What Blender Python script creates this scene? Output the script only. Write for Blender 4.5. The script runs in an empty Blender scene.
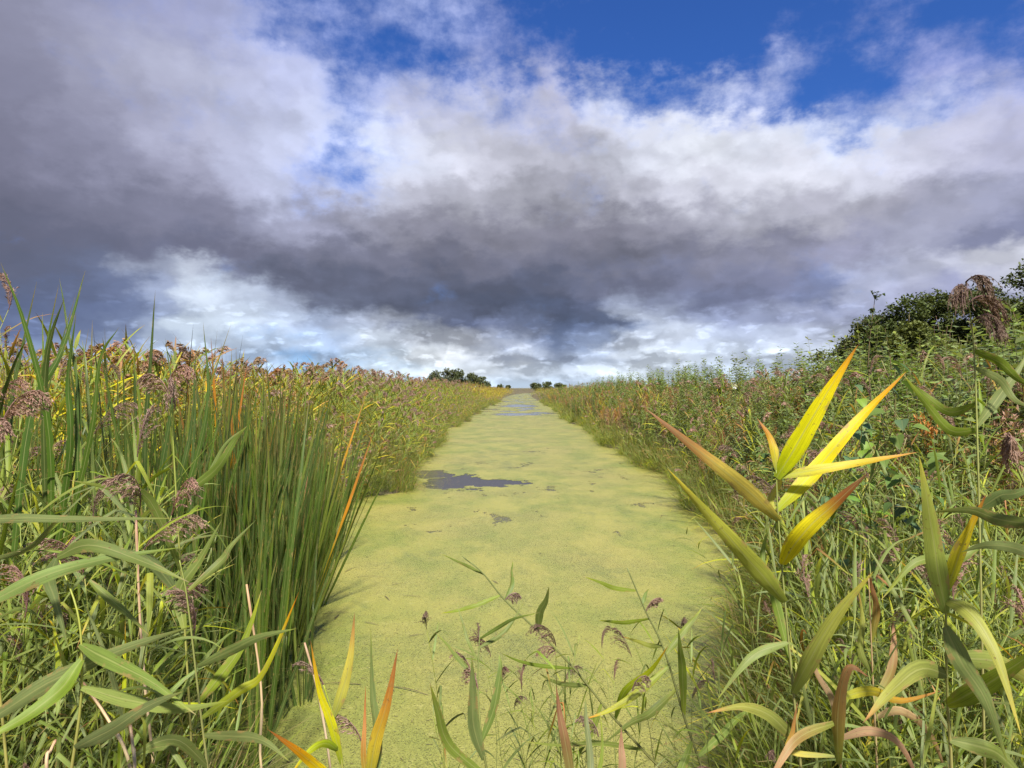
import bpy, math, random
import numpy as np
from mathutils import Vector, Matrix, Euler

PI = math.pi
R = math.radians
rnd = random.Random(7)
CAMH = 2.2
F = 683.0
CX, CY = 512.0, 388.0          # CY: the horizon row

scene = bpy.context.scene
ROOT = scene.collection


def srgb(c):
    return tuple((v / 255.0 / 12.92) if v / 255.0 <= 0.04045 else ((v / 255.0 + 0.055) / 1.055) ** 2.4 for v in c)


def P(px, py, d):
    return np.array([(px - CX) / F * d, d, CAMH - (py - CY) / F * d])


# ------------------------------------------------------------------ tagging
def tag(o, label=None, cat=None, group=None, kind=None):
    if label: o['label'] = label
    if cat: o['category'] = cat
    if group: o['group'] = group
    if kind: o['kind'] = kind
    return o


def link(o, parent=None, coll=None):
    (coll or ROOT).objects.link(o)
    if parent: o.parent = parent
    return o


def empty(name, loc=(0, 0, 0), rot=None, scale=1.0):
    o = bpy.data.objects.new(name, None)
    o.empty_display_size = 0.1
    o.location = loc
    if rot is not None: o.rotation_euler = rot
    o.scale = (scale, scale, scale)
    ROOT.objects.link(o)
    return o


# ------------------------------------------------------------------ mesh builder
class G:
    def __init__(s):
        s.v = []; s.f = []; s.c = []; s.uv = []; s.n = 0

    def add(s, verts, faces, cols, uvs):
        s.v.append(np.asarray(verts, float)); s.c.append(np.asarray(cols, float)); s.uv.append(np.asarray(uvs, float))
        n = s.n
        s.f.extend([tuple(i + n for i in f) for f in faces])
        s.n += len(verts)

    def mesh(s, name, mat, smooth=True):
        me = bpy.data.meshes.new(name)
        v = np.concatenate(s.v) if s.v else np.zeros((0, 3))
        me.from_pydata(v.tolist(), [], s.f)
        c = np.concatenate(s.c)
        a = me.attributes.new('tint', 'FLOAT_COLOR', 'POINT')
        cc = np.ones((len(v), 4)); cc[:, :3] = c
        a.data.foreach_set('color', cc.ravel())
        uv = np.concatenate(s.uv)
        a = me.attributes.new('lw', 'FLOAT_VECTOR', 'POINT')
        u3 = np.zeros((len(v), 3)); u3[:, :2] = uv
        a.data.foreach_set('vector', u3.ravel())
        me.materials.append(mat)
        if smooth: me.polygons.foreach_set('use_smooth', [True] * len(me.polygons))
        me.update()
        return me

    def obj(s, name, mat, parent=None, coll=None, smooth=True):
        return link(bpy.data.objects.new(name, s.mesh(name, mat, smooth)), parent, coll)


def nrm(v):
    n = np.linalg.norm(v)
    return v / n if n > 1e-9 else np.array([1.0, 0, 0])


def lerp_stops(stops, t):
    if t <= stops[0][0]: return np.array(stops[0][1])
    for (a, ca), (b, cb) in zip(stops, stops[1:]):
        if t <= b:
            k = (t - a) / max(b - a, 1e-6)
            return np.array(ca) * (1 - k) + np.array(cb) * k
    return np.array(stops[-1][1])


def ribbon(g, pts, widths, sides, stops, fold=0.18, flat=False, edge=None):
    n = len(pts)
    V = []; C = []; U = []; Fc = []
    L = 0.0
    k = 2 if flat else 3
    for i in range(n):
        p = pts[i]
        if i: L += np.linalg.norm(pts[i] - pts[i - 1])
        tang = nrm(pts[min(i + 1, n - 1)] - pts[max(i - 1, 0)])
        s = sides[i]; w = widths[i]
        nn = np.cross(tang, s)
        t = i / (n - 1)
        c = lerp_stops(stops, t)
        ce = lerp_stops(edge, t) if edge else c
        if flat:
            V += [p - s * w / 2, p + s * w / 2]; C += [ce, c]; U += [(0, L), (1, L)]
        else:
            V += [p - s * w / 2, p - nn * w * fold, p + s * w / 2]; C += [ce, c, ce]; U += [(0, L), (0.5, L), (1, L)]
    for i in range(n - 1):
        a = i * k; b = a + k
        for j in range(k - 1):
            Fc.append((a + j, a + j + 1, b + j + 1, b + j))
    g.add(V, Fc, C, U)


def wprof(t, kind='reed'):
    if kind == 'reed':
        u = min(1, t / 0.3); k = max(0.0, (t - 0.3) / 0.7)
        return (0.38 + 0.62 * math.sin(u * PI / 2)) * (1 - k ** 1.45) + 0.012
    if kind == 'cat':
        return (0.8 + 0.2 * min(1, t / 0.3)) * max(0.0, 1 - t ** 5) ** 0.8 + 0.03
    return (0.5 + 0.5 * min(1, t / 0.2)) * (1 - t) ** 0.7 + 0.03


def blade(g, base, d0, length, width, droop, stops, n=7, prof='reed', twist=0.0, roll=0.0, flat=False, fold=0.18, curl=None, edge=None, kink=None):
    d = nrm(np.array(d0, float)); p = np.array(base, float)
    pts = [p]; ds = [d]
    st = length / (n - 1)
    for i in range(n - 1):
        dr = droop * (0.4 + 1.4 * i / (n - 1))
        d = nrm(d + np.array([0, 0, -1.0]) * dr / (n - 1) * 2)
        if curl is not None: d = nrm(d + np.array(curl) / (n - 1))
        if kink and i == kink: d = nrm(np.array([d[0] * 1.5, d[1] * 1.5, -0.9]))
        p = p + d * st
        pts.append(p); ds.append(d)
    sides = []
    up = np.array([0, 0, 1.0])
    h = np.array([d0[0], d0[1], 0.0])
    h = nrm(h) if np.linalg.norm(h) > 1e-3 else np.array([1.0, 0, 0])
    s0 = np.cross(h, up)
    for i, d in enumerate(ds):
        s = nrm(s0 - d * np.dot(s0, d))
        a = roll + twist * i / (n - 1)
        b = np.cross(d, s)
        sides.append(s * math.cos(a) + b * math.sin(a))
    ws = [width * wprof(i / (n - 1), prof) for i in range(n)]
    ribbon(g, pts, ws, sides, stops, fold, flat, edge)
    return pts


def tube(g, pts, radii, stops, sides=5):
    pts = [np.array(p, float) for p in pts]
    n = len(pts); V = []; C = []; U = []; Fc = []
    L = 0
    for i in range(n):
        if i: L += np.linalg.norm(pts[i] - pts[i - 1])
        tang = nrm(pts[min(i + 1, n - 1)] - pts[max(i - 1, 0)])
        a = np.array([1.0, 0, 0]) if abs(tang[0]) < 0.8 else np.array([0, 1.0, 0])
        u = nrm(np.cross(tang, a)); w = np.cross(tang, u)
        c = lerp_stops(stops, i / (n - 1))
        for j in range(sides):
            t = 2 * PI * j / sides
            V.append(pts[i] + (u * math.cos(t) + w * math.sin(t)) * radii[i]); C.append(c); U.append((j / sides, L))
    for i in range(n - 1):
        for j in range(sides):
            a = i * sides + j; b = i * sides + (j + 1) % sides
            Fc.append((a, b, b + sides, a + sides))
    Fc.append(tuple(range((n - 1) * sides, n * sides)))
    g.add(V, Fc, C, U)


def spline(ctrl, n):
    """Catmull-Rom through the control points."""
    c = [np.array(p, float) for p in ctrl]
    c = [2 * c[0] - c[1]] + c + [2 * c[-1] - c[-2]]
    m = len(c) - 3
    out = []
    for k in range(n):
        t = k / (n - 1) * m
        i = min(int(t), m - 1); u = t - i
        p0, p1, p2, p3 = c[i:i + 4]
        out.append(0.5 * (2 * p1 + (p2 - p0) * u + (2 * p0 - 5 * p1 + 4 * p2 - p3) * u * u + (3 * p1 - p0 - 3 * p2 + p3) * u ** 3))
    return out


# ------------------------------------------------------------------ materials
class NT:
    """a small helper to write node trees"""
    def __init__(s, tree):
        s.t = tree; s.t.nodes.clear()

    def n(s, typ, **kw):
        nd = s.t.nodes.new(typ)
        for k, v in kw.items():
            if k.startswith('i_'):
                key = k[2:]
                key = int(key) if key.isdigit() else key.replace('_', ' ')
                s.set(nd.inputs[key], v)
            else:
                setattr(nd, k, v)
        return nd

    def set(s, sock, v):
        if isinstance(v, bpy.types.NodeSocket): s.t.links.new(v, sock)
        elif v is not None: sock.default_value = v

    def m(s, op, a, b=None, c=None, clamp=False):
        nd = s.t.nodes.new('ShaderNodeMath'); nd.operation = op; nd.use_clamp = clamp
        s.set(nd.inputs[0], a); s.set(nd.inputs[1], b); s.set(nd.inputs[2], c)
        return nd.outputs[0]

    def mix(s, fac, a, b, typ='MIX', clamp=False):
        nd = s.t.nodes.new('ShaderNodeMix'); nd.data_type = 'RGBA'; nd.blend_type = typ; nd.clamp_result = clamp
        s.set(nd.inputs[0], fac)
        for sock, v in ((nd.inputs[6], a), (nd.inputs[7], b)):
            if isinstance(v, tuple) and len(v) == 3: v = v + (1,)
            s.set(sock, v)
        return nd.outputs[2]

    def noise(s, vec, scale, detail=4, rough=0.55, out='Fac', dist=0.0, dim='3D'):
        nd = s.t.nodes.new('ShaderNodeTexNoise'); nd.noise_dimensions = dim
        s.set(nd.inputs['Vector'], vec); nd.inputs['Scale'].default_value = scale
        nd.inputs['Detail'].default_value = detail; nd.inputs['Roughness'].default_value = rough
        nd.inputs['Distortion'].default_value = dist
        return nd.outputs[out]

    def ss(s, v, a, b, lo=0.0, hi=1.0):
        nd = s.t.nodes.new('ShaderNodeMapRange'); nd.interpolation_type = 'SMOOTHSTEP'
        s.set(nd.inputs[0], v)
        for i, x in enumerate((a, b, lo, hi)): s.set(nd.inputs[i + 1], x)
        return nd.outputs[0]

    def comb(s, x, y, z=0.0):
        nd = s.t.nodes.new('ShaderNodeCombineXYZ')
        s.set(nd.inputs[0], x); s.set(nd.inputs[1], y); s.set(nd.inputs[2], z)
        return nd.outputs[0]

    def sep(s, v):
        nd = s.t.nodes.new('ShaderNodeSeparateXYZ'); s.set(nd.inputs[0], v)
        return nd.outputs


def new_mat(name):
    m = bpy.data.materials.new(name); m.use_nodes = True
    return m, NT(m.node_tree)


def leaf_material(name, transl=0.4, rough=0.52, var=0.4, spots=0.75, spec=0.34, streak=1.0):
    m, t = new_mat(name)
    col = t.n('ShaderNodeAttribute', attribute_name='tint').outputs['Color']
    lw = t.n('ShaderNodeAttribute', attribute_name='lw').outputs['Vector']
    oi = t.n('ShaderNodeObjectInfo')
    ran = oi.outputs['Random']
    s = t.sep(lw)
    # parallel veins along the blade
    vv = t.comb(t.m('MULTIPLY', s[0], 14.0), t.m('MULTIPLY', s[1], 3.0), t.m('MULTIPLY', ran, 37.0))
    vein = t.noise(vv, 1.6, 2, 0.5)
    k = t.m('MULTIPLY_ADD', vein, 1.1 * streak, 1.0 - 0.55 * streak)
    # slow change along the blade
    lo = t.noise(t.comb(t.m('MULTIPLY', s[0], 1.5), t.m('MULTIPLY', s[1], 9.0), t.m('MULTIPLY', ran, 91.0)), 1.0, 3, 0.6)
    k2 = t.m('MULTIPLY_ADD', lo, 0.6, 0.7)
    val = t.m('MULTIPLY_ADD', ran, var, 1.0 - var / 2)
    kk = t.m('MULTIPLY', t.m('MULTIPLY', k, k2), val)
    c = t.mix(1.0, col, t.n('ShaderNodeCombineColor', i_0=kk, i_1=kk, i_2=kk).outputs[0], 'MULTIPLY')
    ran2 = t.m('FRACT', t.m('MULTIPLY', ran, 7.31))
    hs = t.n('ShaderNodeHueSaturation', i_Hue=t.m('MULTIPLY_ADD', ran2, 0.022, 0.484), i_Saturation=t.m('MULTIPLY_ADD', ran, 0.2, 0.9), i_Color=c)
    c = hs.outputs[0]
    # small rusty flecks
    fl = t.noise(t.comb(t.m('MULTIPLY', s[0], 2.2), t.m('MULTIPLY', s[1], 45.0), t.m('MULTIPLY', ran, 13.0)), 1.4, 3, 0.7)
    msk = t.m('MULTIPLY', t.ss(fl, 0.62, 0.72), spots)
    c = t.mix(msk, c, (0.17, 0.09, 0.035))
    edge = t.m('ABSOLUTE', t.m('SUBTRACT', s[0], 0.5))
    mid = t.m('MULTIPLY', t.ss(edge, 0.07, 0.0), 0.45 * streak)
    c = t.mix(mid, c, (0.42, 0.42, 0.16))
    wear = t.noise(t.comb(t.m('MULTIPLY', s[0], 1.0), t.m('MULTIPLY', s[1], 18.0), t.m('MULTIPLY', ran, 57.0)), 1.0, 5, 0.75)
    wm = t.m('MULTIPLY', t.ss(t.m('ADD', wear, t.m('MULTIPLY', edge, 0.35)), 0.66, 0.80), 0.8 * streak)
    c = t.mix(wm, c, (0.36, 0.24, 0.09))
    pb = t.n('ShaderNodeBsdfPrincipled', i_Base_Color=c, i_Roughness=rough)
    pb.inputs['Specular IOR Level'].default_value = spec
    bump = t.n('ShaderNodeBump', i_Strength=0.25, i_Distance=0.001, i_Height=vein)
    t.set(pb.inputs['Normal'], bump.outputs[0])
    tcol = t.mix(1.0, c, (1.15, 1.1, 0.55), 'MULTIPLY')
    tr = t.n('ShaderNodeBsdfTranslucent', i_Color=tcol)
    mx = t.n('ShaderNodeMixShader', i_0=transl)
    t.set(mx.inputs[1], pb.outputs[0]); t.set(mx.inputs[2], tr.outputs[0])
    out = t.n('ShaderNodeOutputMaterial'); t.set(out.inputs[0], mx.outputs[0])
    return m


M_LEAF = leaf_material('reed_leaf')
M_CAT = leaf_material('cattail_leaf', transl=0.3, rough=0.38, var=0.4, spots=0.35)
M_HERB = leaf_material('herb_leaf', transl=0.35, rough=0.5, var=0.5, spots=0.25, streak=0.4)
M_STEM = leaf_material('plant_stem', transl=0.0, rough=0.5, var=0.3, spots=0.5)
M_PLUME = leaf_material('seed_plume', transl=0.3, rough=0.7, var=0.3, spots=0.0, spec=0.15, streak=0.3)
M_TREE = leaf_material('tree_foliage', transl=0.25, rough=0.6, var=0.3, spots=0.0, spec=0.2, streak=0.3)
M_BARK = leaf_material('bark', transl=0.0, rough=0.85, var=0.3, spots=0.6, spec=0.1)

# real leaf colours (linear base colour)
GREEN = (0.175, 0.24, 0.038); DGREEN = (0.05, 0.105, 0.022); BGREEN = (0.20, 0.265, 0.075); YGREEN = (0.27, 0.33, 0.04)
YEL = (0.66, 0.56, 0.03); ORG = (0.62, 0.30, 0.03); RUST = (0.30, 0.11, 0.03); TAN = (0.46, 0.33, 0.17); PINK = (0.50, 0.27, 0.10)
BROWN = (0.10, 0.05, 0.025); PUR = (0.22, 0.12, 0.105); PUR2 = (0.40, 0.25, 0.215); DPUR = (0.12, 0.06, 0.06)
CATG = (0.068, 0.118, 0.02); CATG2 = (0.13, 0.18, 0.03)

PAL = {
    'green': [(0, GREEN), (0.75, GREEN), (0.93, YGREEN), (1, TAN)],
    'green2': [(0, YGREEN), (0.2, GREEN), (1, GREEN)],
    'blue': [(0, BGREEN), (0.85, BGREEN), (1, YGREEN)],
    'yg': [(0, GREEN), (0.3, YGREEN), (0.8, (0.4, 0.42, 0.04)), (0.95, ORG), (1, RUST)],
    'yellow': [(0, YGREEN), (0.25, (0.5, 0.5, 0.03)), (0.7, YEL), (0.88, ORG), (1, RUST)],
    'yellowpink': [(0, YGREEN), (0.15, YEL), (0.52, YEL), (0.7, (0.7, .42, .06)), (0.85, PINK), (1, (0.42, 0.18, 0.10))],
    'yellowbrown': [(0, YEL), (0.5, YEL), (0.7, RUST), (1, BROWN)],
    'rusty': [(0, YGREEN), (0.35, (0.35, 0.22, 0.05)), (0.65, PINK), (1, RUST)],
    'dry': [(0, TAN), (0.5, (0.5, 0.32, 0.16)), (1, (0.3, 0.16, 0.08))],
    'orange': [(0, YGREEN), (0.3, YEL), (0.7, ORG), (1, (0.4, 0.16, 0.05))],
    'lime': [(0, (.28, .36, .05)), (.8, (.44, .47, .05)), (1, YEL)],
    'cat': [(0, CATG2), (0.1, CATG), (0.93, CATG), (1, (.18, .13, .04))],
    'cat2': [(0, YGREEN), (0.2, CATG2), (0.93, CATG2), (1, (0.3, 0.22, 0.05))],
    'catdry': [(0, CATG2), (0.4, YGREEN), (0.6, ORG), (1, (0.3, 0.14, 0.06))],
}
EDGE_ORG = [(0, YGREEN), (0.4, YEL), (1, ORG)]


# ------------------------------------------------------------------ plants
def panicle(g, base, d0, size, r, droop=0.9, nb=16, ns=9, spk=0.011, cols=(PUR, PUR2), side=None, flat=False, spread=0.95):
    """a feathery reed plume that hangs to one side"""
    d = nrm(np.array(d0, float)); p = np.array(base, float)
    a = r.uniform(0, 2 * PI)
    side = nrm(np.array(side if side is not None else (math.cos(a), math.sin(a), 0.0), float))
    axis = [p]; ds = [d]
    n = 9; ax = .42 if spread > 2 else .85
    for i in range(n):
        d = nrm(d + (side * 0.26 + np.array([0, 0, -1.0]) * droop * (i / n) * 0.75) * 0.30)
        p = p + d * size * ax / n
        axis.append(p); ds.append(d)
    stc = [(0, cols[0]), (1, cols[1])]
    tube(g, axis, [0.0022 * (1 - i / (n + 3)) + 0.0005 for i in range(n + 1)], stc, 3)
    for b in range(nb):
        t = b / nb
        k = t * n * 0.97
        i = int(k); u = k - i
        q = axis[i] * (1 - u) + axis[i + 1] * u
        L = size * (0.60 - 0.30 * t) * r.uniform(0.6, 1.2)
        an = r.uniform(-spread, spread)
        rot = Matrix.Rotation(an, 3, 'Z')
        sd = np.array(rot @ Vector(side))
        bd = nrm(ds[i] * 1.0 + sd * (0.27 if spread < 2 else .30))
        bp = q; m = 5
        pts = [bp]
        for j in range(m):
            bd = nrm(bd + np.array([0, 0, -1.0]) * r.uniform(.2, .38) * droop + np.array([r.uniform(-.07, .07), r.uniform(-.07, .07), 0]))
            bp = bp + bd * L / m
            pts.append(bp)
        if not flat:
            ribbon(g, pts, [0.0012] * (m + 1), [nrm(np.cross(bd, (0.3, 0.5, 0.81)))] * (m + 1), stc, 0, True)
        for s in range(ns):
            tt = r.uniform(0.12, 1.0) * m * 0.999
            j = int(tt); w = tt - j
            sp = pts[j] * (1 - w) + pts[j + 1] * w
            dd = nrm(pts[j + 1] - pts[j] + (L / m) * np.array([r.uniform(-.6, .6), r.uniform(-.6, .6), r.uniform(-.7, .3)]))
            sl = spk * r.uniform(0.7, 1.4); sw = sl * 0.11 if not flat else sl * 0.15
            x = nrm(np.cross(dd, (r.uniform(-1, 1), r.uniform(-1, 1), r.uniform(-1, 1))))
            cc = np.array(cols[0]) + (np.array(cols[1]) - np.array(cols[0])) * r.random()
            cc = cc * r.uniform(0.75, 1.25)
            V = [sp, sp + dd * sl * 0.5 - x * sw, sp + dd * sl, sp + dd * sl * 0.5 + x * sw]
            g.add(V, [(0, 1, 2, 3)], [cc] * 4, [(0.5, 0)] * 4)
    return axis


def reed_parts(r, H=2.0, nl=11, wid=0.024, ll=0.42, pals=('green',), plume=True, lod=0, lean=0.12, plcols=(PUR, PUR2), low=0.25, sidebias=None):
    """returns [(part name, G, material)] for one reed; lod 0 = near"""
    seg = (10, 6, 5)[lod]
    a = r.uniform(0, 2 * PI)
    lx, ly = math.cos(a) * lean, math.sin(a) * lean
    pts = [np.array([lx * H * (t ** 1.8) + r.uniform(-.004, .004) * H, ly * H * (t ** 1.8), H * t]) for t in [i / seg for i in range(seg + 1)]]
    gs = G()
    r0 = 0.0042 if lod < 2 else 0.006
    tube(gs, pts, [r0 * (1 - 0.6 * i / seg) for i in range(seg + 1)], [(0, (0.22, 0.19, 0.07)), (0.4, (0.16, 0.19, 0.05)), (1, (.2, .24, .05))], (5, 4, 3)[lod])
    out = [('stem', gs, M_STEM)]
    leaves = []
    ph = r.uniform(0, 2 * PI)
    for k in range(nl):
        t = low + (0.97 - low) * (k + r.uniform(-.25, .25)) / max(nl - 1, 1)
        t = min(max(t, 0.05), 0.985)
        kk = t * seg; i = min(int(kk), seg - 1); u = kk - i
        q = pts[i] * (1 - u) + pts[i + 1] * u
        az = ph + (k % 2) * PI + r.uniform(-.55, .55)
        if sidebias is not None: az = sidebias + r.uniform(-1.1, 1.1)
        el = r.uniform(0.55, 1.15)
        d = (math.cos(az) * math.cos(el), math.sin(az) * math.cos(el), math.sin(el))
        L = ll * r.uniform(0.7, 1.2) * (0.65 + 0.7 * math.sin(PI * min(1, max(0, (t - low) / (1 - low))) * 0.85 + 0.25))
        pal = r.choice(pals)
        if t < low + 0.15 and r.random() < 0.5: pal = r.choice(['dry', 'rusty', 'orange'])
        gl = G()
        blade(gl, q, d, L, wid * r.uniform(0.75, 1.2), r.uniform(0.15, 0.75), PAL[pal], n=(10, 6, 4)[lod], twist=r.uniform(-1.1, 1.1), roll=r.uniform(-.4, .4), flat=lod == 2, fold=r.uniform(0.06, 0.22), kink=(r.choice([None, None, 4, 5]) if lod == 0 else None))
        leaves.append(gl)
    if lod == 0:
        for gl in leaves: out.append(('leaf', gl, M_LEAF))
    else:
        g = G()
        for gl in leaves:
            for v, c, u in zip(gl.v, gl.c, gl.uv): g.v.append(v); g.c.append(c); g.uv.append(u)
            g.f.extend([tuple(i + g.n for i in f) for f in gl.f]); g.n += gl.n
        out.append(('foliage', g, M_LEAF))
    if plume:
        gp = G()
        top = pts[-1]; dd = nrm(pts[-1] - pts[-2])
        if lod == 0: panicle(gp, top, dd, 0.26 * r.uniform(.85, 1.15), r, nb=30, ns=30, spk=0.012, cols=plcols, spread=.8)
        elif lod == 1: panicle(gp, top, dd, 0.27 * r.uniform(.85, 1.15), r, nb=17, ns=14, spk=0.024, cols=plcols, spread=.6)
        else: panicle(gp, top, dd, 0.30 * r.uniform(.85, 1.15), r, nb=13, ns=8, spk=0.050, cols=plcols, flat=True, spread=.6)
        out.append(('plume', gp, M_PLUME))
    return out


def cattail_parts(r, H=2.4, nb=9, wid=0.023, pals=('cat', 'cat', 'cat', 'cat2'), lod=0, spread=0.23):
    out = []
    allg = G()
    for k in range(nb):
        g = G() if lod == 0 else allg
        a = r.uniform(0, 2 * PI); rr = r.uniform(0.0, 0.05)
        el = PI / 2 - r.uniform(0.01, spread)
        d = (math.cos(a) * math.cos(el), math.sin(a) * math.cos(el), math.sin(el))
        pal = r.choice(pals)
        if r.random() < 0.02: pal = 'catdry'
        L = H * r.uniform(0.60, 1.06)
        kink = None
        dr = r.uniform(0.0, 0.13)
        if r.random() < 0.10: kink = 7
        blade(g, (math.cos(a) * rr, math.sin(a) * rr, 0), d, L, wid * r.uniform(0.75, 1.25), dr, PAL[pal], n=12 if lod == 0 else 7, prof='cat', twist=r.uniform(-2.2, 2.2), roll=r.uniform(-1.5, 1.5), flat=lod > 0, fold=0.1, kink=kink if lod == 0 else None, curl=(r.uniform(-.06, .06), r.uniform(-.06, .06), 0))
        if lod == 0: out.append(('leaf', g, M_CAT))
    if lod: out.append(('foliage', allg, M_CAT))
    return out


def leaflet(g, p, d, L, W, col, r, lobes=False):
    d = nrm(np.array(d, float))
    x = nrm(np.cross(d, (r.uniform(-.4, .4), r.uniform(-.4, .4), 1.0)))
    nn = np.cross(x, d)
    c = np.array(col) * r.uniform(0.75, 1.25)
    f = 0.15 * W
    if lobes:
        prof = [(0, 0.35), (0.06, 0.75), (0.25, 1.0), (0.5, 0.82), (0.78, 0.45), (1, 0.02)]
    else:
        prof = [(0, 0.12), (0.25, 0.9), (0.5, 1.0), (0.78, 0.6), (1, 0.03)]
    V = []; U = []; Fc = []
    for t, w in prof:
        q = p + d * L * t - nn * L * 0.28 * t * t
        V += [q - x * W * w / 2 + nn * f * w, q, q + x * W * w / 2 + nn * f * w]; U += [(0, t * .1), (.5, t * .1), (1, t * .1)]
    for i in range(len(prof) - 1):
        a = i * 3
        Fc += [(a, a + 1, a + 4, a + 3), (a + 1, a + 2, a + 5, a + 4)]
    g.add(V, Fc, [c] * len(V), U)


def leaflet_lo(g, p, d, L, W, col, r):
    d = nrm(np.array(d, float))
    x = nrm(np.cross(d, (r.uniform(-.5, .5), r.uniform(-.5, .5), 1.0)))
    c = np.array(col) * r.uniform(0.7, 1.3)
    V = [p, p + d * L * .45 - x * W / 2, p + d * L, p + d * L * .45 + x * W / 2]
    g.add(V, [(0, 1, 2, 3)], [c] * 4, [(0.5, 0)] * 4)


def herb_parts(r, H=1.8, cols=((0.055, 0.115, 0.025), (0.09, 0.16, 0.035)), leaf=0.075, step=0.06, lod=1, branch=7, lean=0.12, stemcol=(0.12, 0.14, 0.04), top=None, shoots=1):
    gs = G(); gl = G()
    a = r.uniform(0, 2 * PI)
    def stalk(p0, d, L, rad, n):
        p = np.array(p0); d = nrm(np.array(d, float)); pts = [p]
        for i in range(n):
            d = nrm(d + np.array([r.uniform(-.08, .08), r.uniform(-.08, .08), 0.10]))
            p = p + d * L / n; pts.append(p)
        tube(gs, pts, [rad * (1 - .75 * i / n) for i in range(n + 1)], [(0, stemcol), (1, stemcol)], 4 if lod < 2 else 3)
        return pts
    fn = leaflet if lod == 0 else leaflet_lo
    def leaves(pts, L, st, sz, t0=0.12):
        m = max(2, int(L / st)); az = r.uniform(0, 2 * PI)
        n = len(pts) - 1
        for k in range(m):
            t = t0 + (1 - t0) * k / m
            kk = t * n; i = min(int(kk), n - 1); u = kk - i
            q = pts[i] * (1 - u) + pts[i + 1] * u
            az += PI / 2 + r.uniform(-.2, .2)
            for s in (0, PI):
                el = r.uniform(-.25, .6)
                dd = (math.cos(az + s) * math.cos(el), math.sin(az + s) * math.cos(el), math.sin(el))
                S = sz * (1.15 - 0.38 * t) * r.uniform(.7, 1.2)
                fn(gl, q, dd, S, S * 0.5, r.choice(cols), r)
    mains = []
    for q in range(shoots):
        if shoots > 1: a = 2 * PI * q / shoots + r.uniform(-.4, .4)
        ln = lean if shoots == 1 else r.uniform(.05, lean)
        hh = H if shoots == 1 else H * r.uniform(.62, 1.05)
        main = stalk((math.cos(a) * .04, math.sin(a) * .04, 0), (math.cos(a) * ln, math.sin(a) * ln, 1), hh, 0.005 if shoots == 1 else 0.009, 8)
        leaves(main, hh, step, leaf, .12 if shoots == 1 else .2)
        mains.append(main)
    for b in range(branch):
        main = mains[b % len(mains)]
        t = r.uniform(0.25, 0.85); i = int(t * 8)
        az = r.uniform(0, 2 * PI)
        L = H * r.uniform(.16, .36) * (1.3 - t)
        pts = stalk(main[i], (math.cos(az) * .8, math.sin(az) * .8, .8), L, 0.003, 4)
        leaves(pts, L, step * .8, leaf * .85, 0.1)
    out = [('stem', gs, M_STEM), ('foliage', gl, M_HERB)]
    if top:
        gt = G()
        for i in range(top[1]):
            k = r.uniform(0.62, 1.04) * 8
            q = main[min(int(k), 8)] + np.array([0, 0, (k - int(k)) * H / 8])
            spread = 0.11 * (1.25 - k / 8)
            q = q + np.array([r.gauss(0, spread), r.gauss(0, spread), r.gauss(0, .02)])
            d = (r.uniform(-.6, .6), r.uniform(-.6, .6), r.uniform(.2, 1))
            sz = top[2] * r.uniform(.6, 1.3)
            leaflet_lo(gt, q, d, sz, sz * .22, top[0], r)
        out.append(('seed_head', gt, M_PLUME))
    return out


def tuft_parts(r, n=40, L=0.7, wid=0.007, pals=('green', 'green2', 'yg', 'dry'), droop=(0.2, 1.2), rad=0.08, seg=5):
    g = G()
    for i in range(n):
        a = r.uniform(0, 2 * PI); rr = rad * math.sqrt(r.random())
        el = r.uniform(0.75, 1.5)
        d = (math.cos(a) * math.cos(el), math.sin(a) * math.cos(el), math.sin(el))
        blade(g, (math.cos(a) * rr, math.sin(a) * rr, 0), d, L * r.uniform(.5, 1.15), wid * r.uniform(.6, 1.3), r.uniform(*droop), PAL[r.choice(pals)], n=seg, prof='grass', twist=r.uniform(-1, 1), flat=True)
    return [('foliage', g, M_LEAF)]


def protos(parts_list):
    """mesh data made once; [(name, mesh)]"""
    return [(nm, g.mesh(nm, mt)) for nm, g, mt in parts_list if g.n]


def place(proto, name, loc, rot=(0, 0, 0), scale=1.0, label=None, cat=None, group=None):
    if len(proto) == 1:
        o = bpy.data.objects.new(name, proto[0][1]); ROOT.objects.link(o)
        o.location = loc; o.rotation_euler = rot; o.scale = (scale,) * 3
        return tag(o, label, cat, group)
    root = empty(name, loc, rot, scale)
    tag(root, label, cat, group)
    for nm, me in proto:
        o = bpy.data.objects.new(nm, me); ROOT.objects.link(o); o.parent = root
    return root


def tilt(az_lean, ang, spin):
    """lean by ang towards azimuth az_lean, after a spin about z"""
    axis = Vector((-math.sin(az_lean), math.cos(az_lean), 0))
    m = Matrix.Rotation(ang, 3, axis) @ Matrix.Rotation(spin, 3, 'Z')
    return m.to_euler('XYZ')


# ------------------------------------------------------------------ the canal and its banks
def canal_c(d):
    return 0.0045 * d + (0.0 if d < 150 else 0.00035 * (d - 150) ** 2)


def edge_l(d):
    """x of the left water's edge at distance d"""
    if d < 3.2: w = 0.3
    elif d < 9.3: w = 1.22 + 1.25 * (d - 3.2) / 6.1
    elif d < 10.3: w = 2.47 + 1.0 * (d - 9.3)
    elif d < 12.0: w = 3.47 + 0.23 * (d - 10.3) / 1.7
    elif d < 14.5: w = 3.7 - 0.95 * (d - 12.0) / 2.5
    elif d < 19: w = 2.75
    elif d < 30: w = 2.75 + 0.85 * (d - 19) / 11
    else: w = 3.6
    w += (0.20 * math.sin(d * 0.4) + 0.16 * math.sin(d * 1.03 + 2)) * (d > 14) + 0.12 * math.sin(d * 1.9 + 1) * min(1, d / 14)
    if d > 75: w -= min(.9, (d - 75) * .03)
    return canal_c(d) - w


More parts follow.
